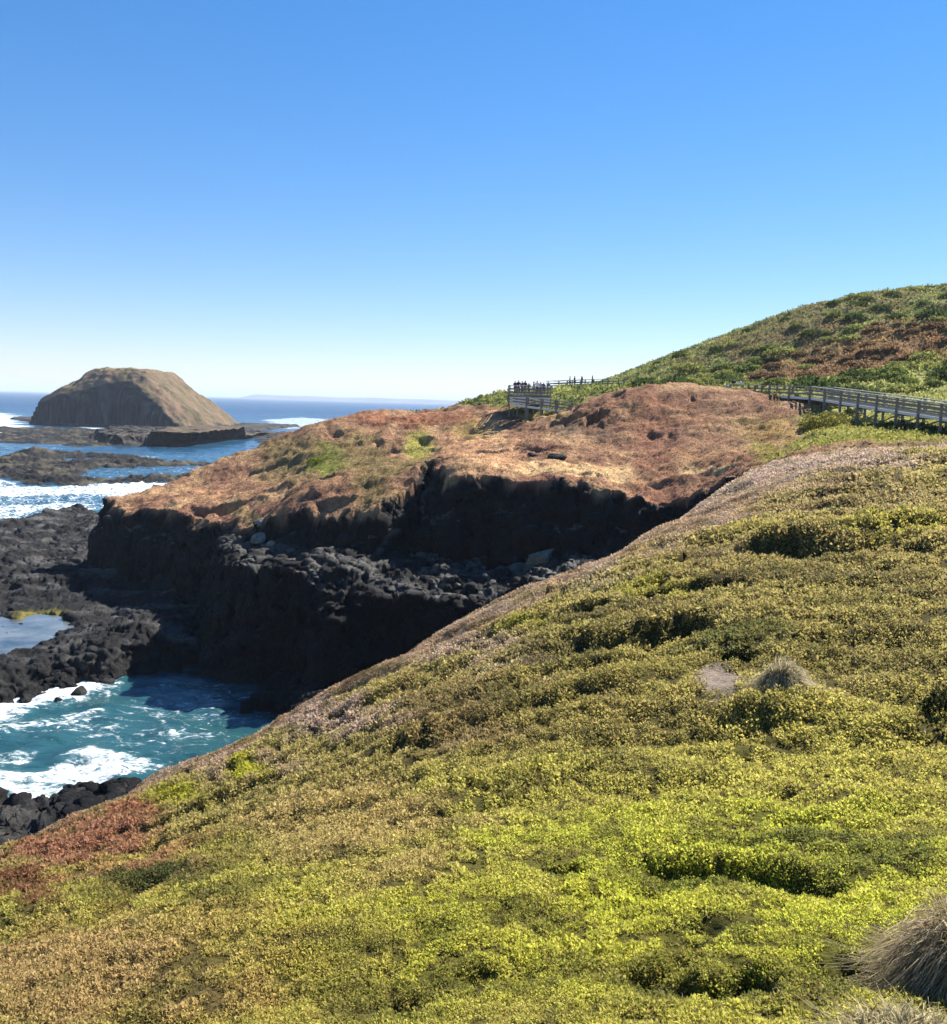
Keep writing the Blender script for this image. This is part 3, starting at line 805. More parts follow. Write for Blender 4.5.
# low brown mat on the headland, scrub on the hill
nb = 60000
p, nn = sample_faces(ishead & (frock < 0.35) & (cxy[:, 1] > 50), nb, lambda c: 1 / np.maximum(np.hypot(c[:, 0], c[:, 1]), 50) ** 1.6)
zz, rk_, nr_, gr_, _ = land(p[:, 0], p[:, 1])
cl = top_color(p[:, 0], p[:, 1], nr_, gr_) * (0.85 + 0.3 * rng.random((nb, 1)))
L = 0.14 * (0.5 + rng.random(nb))
v, f = leaf_quads(p - nn * 0.03, unit(nn + np.array([0, 0, 0.5])), L, L * 0.6, 1.6)
o = mesh_obj('heath', v, f, M_leaf_far, smooth=False, colors=np.repeat(cl, 4, 0)); tag(o, 'low rusty brown heath matting on the headland', 'heath', kind='stuff')
nh = 120000
p, nn = sample_faces(ishill, nh, lambda c: 1 / np.maximum(np.hypot(c[:, 0], c[:, 1]), 50) ** 1.6 * np.where(np.abs(np.arctan2(c[:, 0], c[:, 1])) < R(31), 1.0, 0.25))
zz, rk_, nr_, gr_, _ = land(p[:, 0], p[:, 1])
cl = top_color(p[:, 0], p[:, 1], nr_, gr_) * (0.6 + 0.8 * rng.random((nh, 1)))
L = np.clip(0.0033 * np.hypot(p[:, 0], p[:, 1]), 0.2, 0.45) * (0.6 + 0.8 * rng.random(nh))
v, f = leaf_quads(p, unit(nn + np.array([0, 0, 0.6])), L, L * 0.55, 1.3)
o = mesh_obj('hill_undergrowth', v, f, M_leaf_far, smooth=False, colors=np.repeat(cl, 4, 0)); tag(o, 'green and brown undergrowth covering the hill', 'undergrowth', kind='stuff')

# ------------------------------------------------------------------ sea
th_s = np.linspace(R(-52), R(40), 520)
rs = np.concatenate([np.exp(np.linspace(math.log(24), math.log(800), 720)), np.exp(np.linspace(math.log(830), math.log(32000), 130))])
SX = np.sin(th_s)[:, None] * rs; SY = np.cos(th_s)[:, None] * rs
sx, sy = SX.ravel(), SY.ravel()
def foam_area(pts, soft, amt, wob=2.0, sc=6.0, seed=501):
    q = [P(u, v, 0) for u, v in pts]
    d = sdf_poly(q, sx, sy) + wob * fbm2(sx / sc, sy / sc, 3, seed)
    return amt * sstep(soft, -soft, d)
foam = np.zeros(len(sx))
for args in [
    ([(-160, 725), (-60, 695), (0, 680), (60, 668), (128, 672), (118, 694), (64, 706), (20, 718), (-60, 738), (-160, 750)], 2.2, 1.0, 1.0, 3.0),
    ([(-120, 730), (0, 726), (70, 712), (118, 708), (108, 722), (50, 736), (0, 738), (-120, 750)], 1.3, 0.72, 0.8, 2.5),
    ([(-140, 800), (-40, 775), (40, 768), (90, 752), (145, 752), (158, 768), (130, 780), (90, 792), (30, 805), (-60, 815), (-140, 830)], 1.6, 0.88, 0.9, 3.0),
    ([(-60, 758), (0, 748), (36, 752), (40, 764), (0, 768), (-60, 778)], 1.0, 0.68, 0.8, 2.5),
    ([(118, 690), (180, 676), (245, 684), (238, 696), (200, 706), (150, 706)], 1.8, 0.55, 0.9, 3.0),
    ([(140, 740), (200, 724), (235, 716), (225, 735), (180, 762), (150, 760)], 1.2, 0.42, 0.9, 3.0),
    ([(-140, 495), (0, 488), (60, 488), (120, 484), (190, 484), (190, 497), (120, 500), (60, 498), (0, 503), (-140, 512)], 5, 0.84, 3.0, 9.0),
    ([(-140, 512), (0, 508), (60, 502), (108, 505), (100, 520), (55, 514), (30, 522), (0, 530), (-140, 545)], 5, 0.78, 3.0, 9.0),
    ([(-200, 540), (0, 498), (120, 492), (120, 515), (0, 524), (-200, 560)], 4, 0.62, 3.0, 9.0),
    ([(-140, 476), (0, 480), (20, 484), (0, 488), (-140, 490)], 4, 0.85, 3.0, 9.0),
    ([(-160, 408), (0, 412), (20, 414), (36, 428), (18, 436), (0, 434), (-160, 430)], 12, 0.82, 10, 30),
    ([(-160, 436), (0, 438), (50, 434), (60, 438), (0, 446), (-160, 448)], 8, 0.62, 8, 25),
    ([(72, 421), (112, 422), (110, 430), (78, 430)], 8, 0.85, 6, 20),
    ([(260, 420), (300, 417), (340, 420), (320, 426), (290, 430), (270, 427)], 10, 0.72, 8, 25),
    ([(-160, 450), (0, 452), (150, 455), (260, 452), (260, 463), (150, 462), (0, 460), (-160, 462)], 6, 0.46, 6, 20),
    ([(60, 468), (220, 466), (230, 478), (60, 482)], 6, 0.5, 4, 10)]:
    foam = np.maximum(foam, foam_area(*args, seed=501 + len(args[0])))
foam = np.maximum(foam, 0.40 * sstep(200, 90, np.hypot(sx, sy)) * (0.6 + 0.5 * fbm2(sx / 8, sy / 8, 3, 520)))
foam = np.clip(np.maximum(foam, sstep(900, 400, np.hypot(sx, sy)) * (0.26 + 0.42 * fbm2(sx / 30, sy / 12, 4, 523))), 0, 1)
rr_ = np.hypot(sx, sy)
teal = np.clip(sstep(130, 80, rr_) + 0.35 * sstep(600, 150, rr_), 0, 1)
sz = (0.24 * fbm2(sx / 5, sy / 3.5, 3, 531) + foam * (0.22 + 0.35 * sstep(100, 140, rr_)) * (1 + 1.2 * fbm2(sx / 2.5, sy / 1.6, 4, 535))) * sstep(700, 250, rr_)
o = mesh_obj('sea', np.stack([sx, sy, sz], 1), grid_faces(len(th_s), len(rs)), M_sea, attrs={'foam': foam, 'teal': teal, 'range': rr_})
tag(o, 'blue sea with white surf and a turquoise cove', kind='structure')

# tide pool caught in the shelf
n_ = N('still_water')
n_b = n_.bump(n_.noise(2.2, 5, 0.65), 0.35, 0.05)
M_pool = n_.finish(n_.bsdf(n_.mix(n_.rng(n_.noise(0.35, 5, 0.6), 0.35, 0.65, 0, 1), (0.03, 0.04, 0.045), (0.13, 0.14, 0.13)), 0.05, 0.7, n_b))
pc = P(0, 635, 0.55)
ang = np.linspace(0, 2 * np.pi, 48, endpoint=False)
pv = [(pc[0] + 15 * math.cos(a) - 4, pc[1] + 8 * math.sin(a), 0.6) for a in ang]
o = mesh_obj('tide_pool', np.array(pv), [list(range(48))], M_pool); tag(o, 'still tide pool on the black shelf', kind='structure')

# ------------------------------------------------------------------ reefs further out
th_r = np.linspace(R(-50), R(-8), 760); rr2 = np.exp(np.linspace(math.log(176), math.log(600), 420))
RX = (np.sin(th_r)[:, None] * rr2).ravel(); RY = (np.cos(th_r)[:, None] * rr2).ravel()
def zone(pts, soft):
    return sstep(soft, -soft, sdf_poly([P(u, v, 0.3) for u, v in pts], RX, RY) + 0.8 * soft * fbm2(RX / 25, RY / 25, 3, 601))
wz = np.maximum.reduce([
    zone([(-260, 470), (0, 457), (60, 452), (160, 458), (250, 466), (260, 484), (160, 484), (90, 487), (30, 486), (8, 478), (-260, 490)], 8) * 1.0,
    zone([(-260, 428), (0, 427), (80, 428), (160, 430), (200, 440), (160, 446), (60, 447), (0, 443), (-260, 445)], 16) * 0.84,
    zone([(-260, 418), (-60, 417), (20, 416), (30, 422), (0, 424), (-260, 426)], 14) * 0.6,
    zone([(235, 452), (330, 448), (330, 470), (250, 470)], 10) * 0.7,
    zone([(225, 428), (270, 428), (300, 434), (330, 440), (330, 446), (270, 446)], 14) * 0.9])
wz = wz * (1 - 0.8 * zone([(85, 470), (150, 467), (215, 466), (218, 473), (150, 478), (85, 478)], 3))
rz = -1.6 + 2.0 * wz + 1.25 * fbm2(RX / 14, RY / 8, 4, 611) * wz + 0.6 * ridge2(RX / 5, RY / 5, 4, 615, 0.6) * wz - 0.25
rz += 2.2 * sstep(12, 0, np.hypot(RX - P(30, 456, 1)[0], RY - P(30, 456, 1)[1]))
rcol = np.tile(np.array([[0.020, 0.019, 0.018]]), (len(RX), 1))
rcol = mixc(rcol, (0.07, 0.06, 0.04), sstep(0.0, 0.5, fbm2(RX / 10, RY / 10, 4, 621)))
FR = grid_faces(len(th_r), len(rr2)); RV = np.stack([RX, RY, rz], 1)
FR = FR[RV[FR][:, :, 2].max(1) > -0.5]
used = np.unique(FR); remap = np.full(len(RV), -1, np.int64); remap[used] = np.arange(len(used))
o = mesh_obj('reef', RV[used], remap[FR], M_terrain, colors=rcol[used], attrs={'rock': np.ones(len(used))}); tag(o, 'low black reefs awash between the shore and the island', kind='structure')

# ------------------------------------------------------------------ domed island
IC = C(135, 400, 655)
ix = np.linspace(-115, 125, 420); iy = np.linspace(-270, 70, 560)
IX, IY = np.meshgrid(ix, iy); IX = IX.ravel(); IY = IY.ravel()
wxn = 4.0 * fbm2(IX / 28, IY / 28, 2, 701); wyn = 4.0 * fbm2(IX / 28, IY / 28, 2, 705)
ax, ay = IX + wxn, IY + wyn
planes = [((-0.97, 0.15), 17, 0.95, 0.9), ((-0.75, -0.66), 32, 0.75, 0.9), ((-0.45, -0.89), 30, 0.75, 0.0), ((-0.20, -0.98), 50, 4.5, 0.0), ((0.60, -0.80), 44, 0.80, 0.0), ((1.0, 0.1), 19, 0.82, 0.0), ((0.2, 1.0), 34, 1.0, 0.0), ((0.9, -0.4), 36, 0.85, 0)]
iz = 38.4 - 0.0008 * (ax + 5) ** 2
for (nx, ny), a, sl, _ in planes:
    pl = 39.6 - sl * (nx * ax + ny * ay - a)
    k = 4.5
    h = np.clip(0.5 + 0.5 * (iz - pl) / k, 0, 1)
    iz = iz * (1 - h) + pl * h - k * h * (1 - h)
# sea cliffs under the slopes
cut = 16 + 3 * fbm2(IX / 30, IY / 30, 2, 711)
cut = cut - 14 * sstep(-5, 35, ax + 0.2 * ay)
low = iz < cut
iz = np.where(low, cut - (cut - iz) * 2.6, iz)
strat = (iz / 3.2 + 0.25 * fbm2(IX / 15, IY / 15, 2, 715))
iz_rock = iz + 0.55 * np.sin(strat * 2 * np.pi)
iz = np.where(low, iz_rock, iz + 1.1 * fbm2(IX / 7, IY / 7, 4, 721) + 1.6 * np.minimum(ridge2(IX / 9, IY / 16, 3, 725), 0.2))
apron = sdf_poly([P(u, v, 6.5)[:2] - IC[:2] for u, v in [(148, 432), (160, 427), (200, 425.5), (235, 425.5), (262, 431), (250, 433.5), (215, 433), (180, 433.5)]], IX, IY) + 4 * fbm2(IX / 14, IY / 14, 4, 731)
apz = 6.3 + 0.8 * fbm2(IX / 10, IY / 10, 3, 735) - 2.2 * np.maximum(apron, 0)
tail = sdf_poly([P(u, v, 2.0)[:2] - IC[:2] for u, v in [(222, 436), (262, 432), (286, 439), (296, 446), (265, 446), (235, 443)]], IX, IY) + 4 * fbm2(IX / 12, IY / 12, 3, 737)
apz = np.maximum(apz, 2.2 + 0.9 * fbm2(IX / 7, IY / 7, 3, 739) - 0.6 * np.maximum(tail, 0))
ap2 = sdf_poly([P(u, v, 2)[:2] - IC[:2] for u, v in [(95, 436), (112, 430), (150, 430), (155, 440), (120, 441)]], IX, IY) + 3 * fbm2(IX / 10, IY / 10, 3, 741)
apz2 = 4.0 - 1.2 * np.maximum(ap2, 0) + 0.8 * fbm2(IX / 6, IY / 6, 3, 745)
ap3 = sdf_poly([P(u, v, 0.8)[:2] - IC[:2] for u, v in [(12, 418), (40, 414), (60, 419), (240, 424), (300, 422), (300, 425), (230, 432), (60, 424)]], IX, IY) + 3 * fbm2(IX / 12, IY / 12, 3, 751)
apz3 = 1.4 - 0.6 * np.maximum(ap3, 0) + 0.6 * fbm2(IX / 6, IY / 6, 3, 755)
island_body = iz.copy()
iz = np.maximum.reduce([iz, apz, apz2, apz3, np.full(len(iz), -3.0)])
rocky = np.where(iz > island_body + 0.01, 0.9, sstep(1.5, -1.5, island_body - cut - 2 * fbm2(IX / 8, IY / 8, 3, 761)))
flat_ap = (apz >= iz - 0.01) & ((apron < -1.5) | (tail < -3))
rocky = np.where(flat_ap, 0.25 + 0.5 * np.clip(fbm2(IX / 8, IY / 8, 3, 763), 0, 1), rocky)
# steep front face is bare rock too
gz = np.gradient(iz.reshape(560, 420)); slope_ = np.hypot(gz[0] / (iy[1] - iy[0]), gz[1] / (ix[1] - ix[0])).ravel()
rocky = np.maximum(rocky, sstep(1.3, 2.2, slope_))
ic = np.tile(np.array([[0.125, 0.092, 0.058]]), (len(IX), 1))
iv = fbm2(IX / 12, IY / 12, 4, 771)
ic = mixc(ic, (0.19, 0.125, 0.08), sstep(0.1, 0.6, iv) * 0.7); ic = mixc(ic, (0.10, 0.085, 0.045), sstep(0.1, 0.6, -iv) * 0.8)
ic = mixc(ic, (0.17, 0.135, 0.07), sstep(36, 38.5, iz) * 0.6)
ir = np.tile(np.array([[0.045, 0.043, 0.042]]), (len(IX), 1)); ir = mixc(ir, (0.09, 0.078, 0.062), sstep(0, 0.6, fbm2(IX / 20, iz / 2, 3, 775)))
ir = ir * (0.85 + 0.5 * np.sin(strat * 2 * np.pi + 1.5 * fbm2(IX / 9, iz / 1.5, 2, 777)))[:, None]
ic = ic * (1 - rocky[:, None]) + ir * rocky[:, None]
IV = np.stack([IX + IC[0], IY + IC[1], iz], 1)
# horizontal relief on the cliffs
IV[:, 1] -= rocky * 1.4 * np.sin(strat * 2 * np.pi) * 0.6
i0 = (np.arange(559)[:, None] * 420 + np.arange(419)[None]).ravel()
FI = np.stack([i0, i0 + 1, i0 + 421, i0 + 420], 1)
FI = FI[IV[FI][:, :, 2].max(1) > -1]
used = np.unique(FI); remap = np.full(len(IV), -1, np.int64); remap[used] = np.arange(len(used))
o = mesh_obj('island', IV[used], remap[FI], M_terrain, colors=ic[used], attrs={'rock': rocky[used]}); tag(o, 'domed rocky island offshore with dark cliffs', kind='structure')

# ------------------------------------------------------------------ far coast on the horizon
fx = np.linspace(-3600, 2600, 260); fy = np.linspace(0, 1, 24)
lv, LYY = [], 13500.0
for x_ in fx:
    k = (x_ + 3600) / 6200
    hgt = 90 * (0.62 + 0.22 * perlin2(np.array([x_ / 900]), np.array([3.3]), 5)[0]) * float(sstep(0, 0.06, np.array(k))) * (1.05 - 0.2 * k)
    for t in fy:
        lv.append((x_, LYY + 900 * t + 120 * perlin2(np.array([x_ / 700]), np.array([9.0]), 3)[0], -3 + (hgt + 3) * float(sstep(0, 0.12, np.array(t))) * (1 - 0.9 * float(sstep(0.7, 1, np.array(t))))))
n_ = N('far_coast')
M_far = n_.finish(n_.bsdf(n_.mix(n_.noise(0.004, 4), (0.07, 0.08, 0.05), (0.16, 0.14, 0.10)), 0.9, 0.1))
o = mesh_obj('distant_coast', np.array(lv), grid_faces(260, 24), M_far); tag(o, 'low pale coast on the far horizon', kind='structure')

# ------------------------------------------------------------------ haze
HAZE = True
if HAZE:
    hz = bpy.data.materials.new('haze'); hz.use_nodes = True
    t_ = hz.node_tree; t_.nodes.clear()
    ou = t_.nodes.new('ShaderNodeOutputMaterial'); vo = t_.nodes.new('ShaderNodeVolumePrincipled')
    vo.inputs['Color'].default_value = (0.72, 0.84, 1.0, 1); vo.inputs['Density'].default_value = 9.0e-5; vo.inputs['Anisotropy'].default_value = 0.0
    t_.links.new(vo.outputs[0], ou.inputs['Volume'])
    bx0, bx1, by0, by1, bz0, bz1 = -30000, 30000, -400, 34000, -4.5, 130
    hv_ = [(x_, y_, z_) for z_ in (bz0, bz1) for y_ in (by0, by1) for x_ in (bx0, bx1)]
    hf = [[0, 2, 3, 1], [4, 5, 7, 6], [0, 1, 5, 4], [2, 6, 7, 3], [0, 4, 6, 2], [1, 3, 7, 5]]
    o = mesh_obj('haze', np.array(hv_, float), hf, hz, smooth=False); tag(o, 'thin sea haze', 'haze', kind='stuff')

# ------------------------------------------------------------------ timber boardwalk
class MB:
    def __init__(s): s.v = []; s.f = []
    def box8(s, pts):
        k = len(s.v); s.v += [tuple(p) for p in pts]
        s.f += [[k + i for i in q] for q in ((0, 3, 2, 1), (4, 5, 6, 7), (0, 1, 5, 4), (1, 2, 6, 5), (2, 3, 7, 6), (3, 0, 4, 7))]
    def box(s, x0, x1, y0, y1, z0, z1):
        s.box8([(x0, y0, z0), (x1, y0, z0), (x1, y1, z0), (x0, y1, z0), (x0, y0, z1), (x1, y0, z1), (x1, y1, z1), (x0, y1, z1)])
    def bar(s, a, b, w, h):
        """beam from a to b, w wide (horizontal), h high"""
        a = np.array(a, float); b = np.array(b, float); d = b - a; d /= np.linalg.norm(d) + 1e-9
        if abs(d[2]) > 0.95: sd = np.array([1.0, 0, 0])
        else: sd = np.array([d[1], -d[0], 0]); sd /= np.linalg.norm(sd)
        up = np.cross(sd, d)
        sd = sd * w / 2; up = up * h / 2
        s.box8([a - sd - up, a + sd - up, b + sd - up, b - sd - up, a - sd + up, a + sd + up, b + sd + up, b - sd + up])
    def build(s, name, mat, parent=None, origin=None, smooth=False):
        v = np.array(s.v, float)
        if origin is not None: v = v - np.array(origin)[None]
        return mesh_obj(name, v, s.f, mat, parent, smooth)

def boardwalk(name, path, width, label, spacing=3.0, legs=True, group=None):
    root = empty(name, path[0]); tag(root, label, 'boardwalk', group)
    og = path[0]
    deck, bear, braces = MB(), [], []
    rails = [MB(), MB()]; tops = [MB(), MB()]; fas = [MB(), MB()]
    posts = []
    for a, b in zip(path[:-1], path[1:]):
        a = np.array(a); b = np.array(b)
        Ls = np.linalg.norm((b - a)[:2]); d = (b - a) / Ls
        nrm_ = np.array([d[1], -d[0], 0]); nrm_ /= np.linalg.norm(nrm_)
        nb_ = int(Ls / 0.15)
        for k in range(nb_):
            c = a + d * (k + 0.5) * Ls / nb_
            deck.bar(c - nrm_ * width / 2, c + nrm_ * width / 2, Ls / nb_ * 0.9, 0.04)
        for si, sg in enumerate((-1, 1)):
            o_ = nrm_ * sg * (width / 2 + 0.06)
            fas[si].bar(a + o_ + [0, 0, -0.10], b + o_ + [0, 0, -0.10], 0.05, 0.22)
            tops[si].bar(a + o_ + [0, 0, 1.08], b + o_ + [0, 0, 1.08], 0.2, 0.08)
            for hh in (0.36, 0.70):
                rails[si].bar(a + o_ * 0.97 + [0, 0, hh], b + o_ * 0.97 + [0, 0, hh], 0.06, 0.15)
        npst = max(1, int(round(Ls / spacing)))
        prev = None
        for k in range(npst):
            c = a + d * (k + 0.06) * Ls / npst
            feet = []
            for sg in (-1, 1):
                q = c + nrm_ * sg * (width / 2 + 0.135)
                gz_ = ground_z(q[0], q[1]) - 0.25
                gz_ = min(gz_, q[2] - 0.3)
                m = MB(); m.bar((q[0], q[1], gz_), (q[0], q[1], q[2] + 1.05), 0.18, 0.18)
                posts.append(m); feet.append((q, gz_))
            if legs and feet[0][0][2] - feet[0][1] > 1.0:
                (q0, g0), (q1, g1) = feet
                mb_ = MB(); braces.append(mb_); mb_.bar((q0[0], q0[1] - 0.09, g0 + 0.45), (q1[0], q1[1] - 0.09, q1[2] - 0.3), 0.05, 0.1)
                mb_ = MB(); bear.append(mb_); mb_.bar(q0 + [0, 0, -0.30], q1 + [0, 0, -0.30], 0.08, 0.18)
                if prev is not None and (k % 2 == 1):
                    mb_ = MB(); braces.append(mb_); mb_.bar((prev[0][0], prev[0][1], prev[1] + 0.4), (q0[0], q0[1], q0[2] - 0.3), 0.05, 0.1)
                prev = feet[0]
            else:
                prev = None
    deck.build('deck', M_wood, root, og)
    for si in (0, 1):
        fas[si].build('edge_beam', M_wood_pale, root, og); tops[si].build('handrail', M_wood, root, og); rails[si].build('rail', M_wood_dark, root, og)
    for m in posts: m.build('post', M_wood_dark, root, og)
    for m in bear: m.build('bearer', M_wood_dark, root, og)
    for m in braces: m.build('brace', M_wood_dark, root, og)
    return root
M_wood_pale = mat_wood('bleached_timber', (0.55, 0.54, 0.51), (0.72, 0.71, 0.68))
main_path = [C(1080, 437, 57), C(934, 415, 73), C(822, 398, 91), C(781, 396, 98), C(735, 393, 118)]
boardwalk('boardwalk', main_path, 2.2, 'raised grey timber boardwalk on posts along the foot of the green hill')
far_path = [C(622, 385.5, 146), C(590, 386.5, 144), C(550, 388.5, 138)]
boardwalk('boardwalk', far_path, 1.5, 'thin pale boardwalk railing on the far rise behind the lookout', 3.0, False)

# ------------------------------------------------------------------ lookout platform
lk = C(530, 412, 111)
lz = C(530, 394.8, 113)[2]; lo = C(530, 406, 110)[2]
X0, X1 = C(509.5, 400, 112)[0], C(550, 400, 112)[0]
root = empty('lookout_platform', (X0, 112, lz)); tag(root, 'grey timber lookout platform with railings beyond the brown mound', 'lookout')
og = (X0, 112, lz)
m = MB()
nb_ = 34
for k in range(nb_):
    xa = X0 + (X1 - X0) * k / nb_; m.box(xa, xa + (X1 - X0) / nb_ * 0.92, 112, 116.5, lz - 0.05, lz)
m.build('deck', M_wood, root, og)
for y_ in (112.1, 114.2, 116.3):
    m = MB(); m.box(X0, X1, y_ - 0.05, y_ + 0.05, lz - 0.28, lz - 0.06); m.build('bearer', M_wood_dark, root, og)
for yy in (111.9, 116.6):
    for k in range(6):
        x_ = X0 + (X1 - X0) * k / 5
        m = MB(); m.box(x_ - 0.07, x_ + 0.07, yy - 0.07, yy + 0.07, ground_z(x_, yy) - 0.2, lz + 1.05); m.build('post', M_wood_dark, root, og)
for yy in (111.9, 116.6):
    m = MB(); m.bar((X0 - 0.1, yy, lz + 1.08), (X1 + 0.1, yy, lz + 1.08), 0.2, 0.05); m.build('handrail', M_wood_pale, root, og)
    m = MB()
    for hh in (0.3, 0.68): m.bar((X0, yy, lz + hh), (X1, yy, lz + hh), 0.04, 0.12)
    m.build('rail', M_wood_dark, root, og)
m = MB()
for hh in (0.3, 0.68, 1.05): m.bar((X0 - 0.03, 112, lz + hh), (X0 - 0.03, 116.5, lz + hh), 0.06, 0.11)
m.build('rail', M_wood_dark, root, og)
# cladding boards below the front
m = MB()
for hh in (0.42, 0.75, 1.08): m.bar((X0, 111.8, lz - hh), (X1, 111.8, lz - hh), 0.05, 0.2)
m.build('cladding', M_wood_pale, root, og)
# lower ramp in front of the platform
a0 = np.array([X0 + 0.4, 109.6, lo + 0.15]); a1 = np.array([X1 + 2.4, 108.4, lo - 0.55])
path_r = [a1, a0]
ramp = boardwalk('access_ramp', path_r, 1.5, 'low timber ramp with pale handrails below the lookout platform', 1.7, False)
ramp['category'] = 'ramp'

# ------------------------------------------------------------------ people
def skin(name, verts, edges, radii, mat, parent=None, level=1, root_i=0):
    me = bpy.data.meshes.new('tmp'); me.from_pydata([tuple(v) for v in verts], edges, []); me.update()
    ob = bpy.data.objects.new('tmp', me); col.objects.link(ob)
    md = ob.modifiers.new('s', 'SKIN')
    if not me.skin_vertices: me.attributes.new('skin', 'FLOAT', 'POINT') if False else None
    lay = me.skin_vertices[0] if me.skin_vertices else None
    if lay is None:
        return None
    for i, r_ in enumerate(radii):
        lay.data[i].radius = (r_ if isinstance(r_, tuple) else (r_, r_)); lay.data[i].use_root = (i == root_i)
    md.use_smooth_shade = True
    sb = ob.modifiers.new('u', 'SUBSURF'); sb.levels = level; sb.render_levels = level
    dg = bpy.context.evaluated_depsgraph_get(); dg.update()
    out = bpy.data.meshes.new_from_object(ob.evaluated_get(dg))
    bpy.data.objects.remove(ob); bpy.data.meshes.remove(me)
    out.name = name; out.materials.clear(); out.materials.append(mat)
    o = bpy.data.objects.new(name, out); col.objects.link(o)
    if parent is not None: o.parent = parent
    return o

M_skin = mat_plain('skin', (0.42, 0.25, 0.17), 0.6); M_skin2 = mat_plain('tanned_skin', (0.28, 0.16, 0.10), 0.6)
cloth = {k: mat_plain(k + '_cloth', c) for k, c in dict(black=(0.015, 0.015, 0.018), navy=(0.02, 0.03, 0.07), white=(0.75, 0.75, 0.74), grey=(0.18, 0.18, 0.19), pale=(0.45, 0.47, 0.50), denim=(0.05, 0.08, 0.14), red=(0.30, 0.05, 0.05), khaki=(0.25, 0.20, 0.13), teal=(0.05, 0.13, 0.16), charcoal=(0.04, 0.04, 0.045)).items()}
M_hair = mat_plain('dark_hair', (0.02, 0.014, 0.01), 0.6); M_hair2 = mat_plain('light_hair', (0.22, 0.15, 0.08), 0.6)

def person(loc, rz, top, legs, h=1.7, hair=0, pose=0, label='', group=None):
    k = h / 1.7
    root = empty('person', loc, rz); tag(root, label, 'person', group)
    root.scale = (k, k, k)
    fw = -1.0                               # faces -Y in its own frame
    if pose == 0:   arms = [(0.25, 0.03, 1.13), (0.25, 0.10 * fw, 0.90), (0.25, 0.15 * fw, 0.80)] * 2
    elif pose == 1: arms = [(0.26, 0.05 * fw, 1.16), (0.20, 0.28 * fw, 1.12), (0.17, 0.37 * fw, 1.10)] * 2
    else:           arms = [(0.25, 0.08 * fw, 1.15), (0.12, 0.22 * fw, 1.38), (0.06, 0.20 * fw, 1.50)] + [(0.25, 0.04, 1.13), (0.26, 0.08 * fw, 0.90), (0.26, 0.12 * fw, 0.80)]
    st = 0.10 if pose != 2 else 0.06
    V_ = [(0, 0, 0.93), (0, 0.01, 1.12), (0, 0, 1.36), (0, 0.01, 1.46), (0, -0.005, 1.52), (0, -0.02, 1.60), (0, -0.01, 1.665)]
    R_ = [(0.145, 0.105), (0.125, 0.09), (0.155, 0.10), (0.07, 0.06), 0.052, (0.076, 0.095), (0.07, 0.085)]
    E_ = [(0, 1), (1, 2), (2, 3), (3, 4), (4, 5), (5, 6)]
    V_.append((0, -0.115, 1.595)); R_.append(0.014); E_.append((5, 7))        # nose
    for si, sg in enumerate((-1, 1)):
        b = len(V_); aa = arms[si * 3: si * 3 + 3]
        V_ += [(sg * 0.175, 0, 1.40)] + [(sg * p[0], p[1], p[2]) for p in aa] + [(sg * (aa[2][0] - 0.01), aa[2][1] + 0.02 * fw, aa[2][2] - 0.06)]
        R_ += [0.058, 0.045, 0.032, (0.04, 0.022), (0.03, 0.014)]
        E_ += [(2, b), (b, b + 1), (b + 1, b + 2), (b + 2, b + 3), (b + 3, b + 4)]
        b = len(V_)
        V_ += [(sg * 0.09, 0, 0.88), (sg * (st + 0.005), 0.02 * fw, 0.49), (sg * st, 0.02, 0.09), (sg * (st + 0.02), 0.13 * fw, 0.035)]
        R_ += [0.088, 0.058, 0.042, (0.045, 0.03)]
        E_ += [(0, b), (b, b + 1), (b + 1, b + 2), (b + 2, b + 3)]
    skin('body', V_, E_, R_, M_skin if hair != 1 else M_skin2, root)
    # top: torso and sleeves
    Vt = [(0, 0, 0.90), (0, 0.01, 1.12), (0, 0, 1.36), (0, 0.01, 1.44)]; Rt = [(0.165, 0.125), (0.145, 0.11), (0.175, 0.12), (0.085, 0.075)]; Et = [(0, 1), (1, 2), (2, 3)]
    for si, sg in enumerate((-1, 1)):
        b = len(Vt); aa = arms[si * 3: si * 3 + 3]
        Vt += [(sg * 0.18, 0, 1.40)] + [(sg * p[0], p[1], p[2]) for p in aa[:2]]
        Rt += [0.074, 0.060, 0.046]; Et += [(2, b), (b, b + 1), (b + 1, b + 2)]
    skin('jacket', Vt, Et, Rt, cloth[top], root)
    Vl = [(0, 0, 0.95)]; Rl = [(0.158, 0.118)]; El = []
    for sg in (-1, 1):
        b = len(Vl)
        Vl += [(sg * 0.09, 0, 0.86), (sg * (st + 0.005), 0.02 * fw, 0.49), (sg * st, 0.02, 0.10)]
        Rl += [0.102, 0.074, 0.058]; El += [(0, b), (b, b + 1), (b + 1, b + 2)]
    skin('trousers', Vl, El, Rl, cloth[legs], root)
    Vh = [(0, 0.02, 1.66), (0, 0.05, 1.60), (0, 0.06, 1.53 if hair != 2 else 1.42)]
    skin('hair', Vh, [(0, 1), (1, 2)], [(0.085, 0.075), (0.086, 0.07), (0.06, 0.035)], M_hair if hair != 2 else M_hair2, root)
    return root

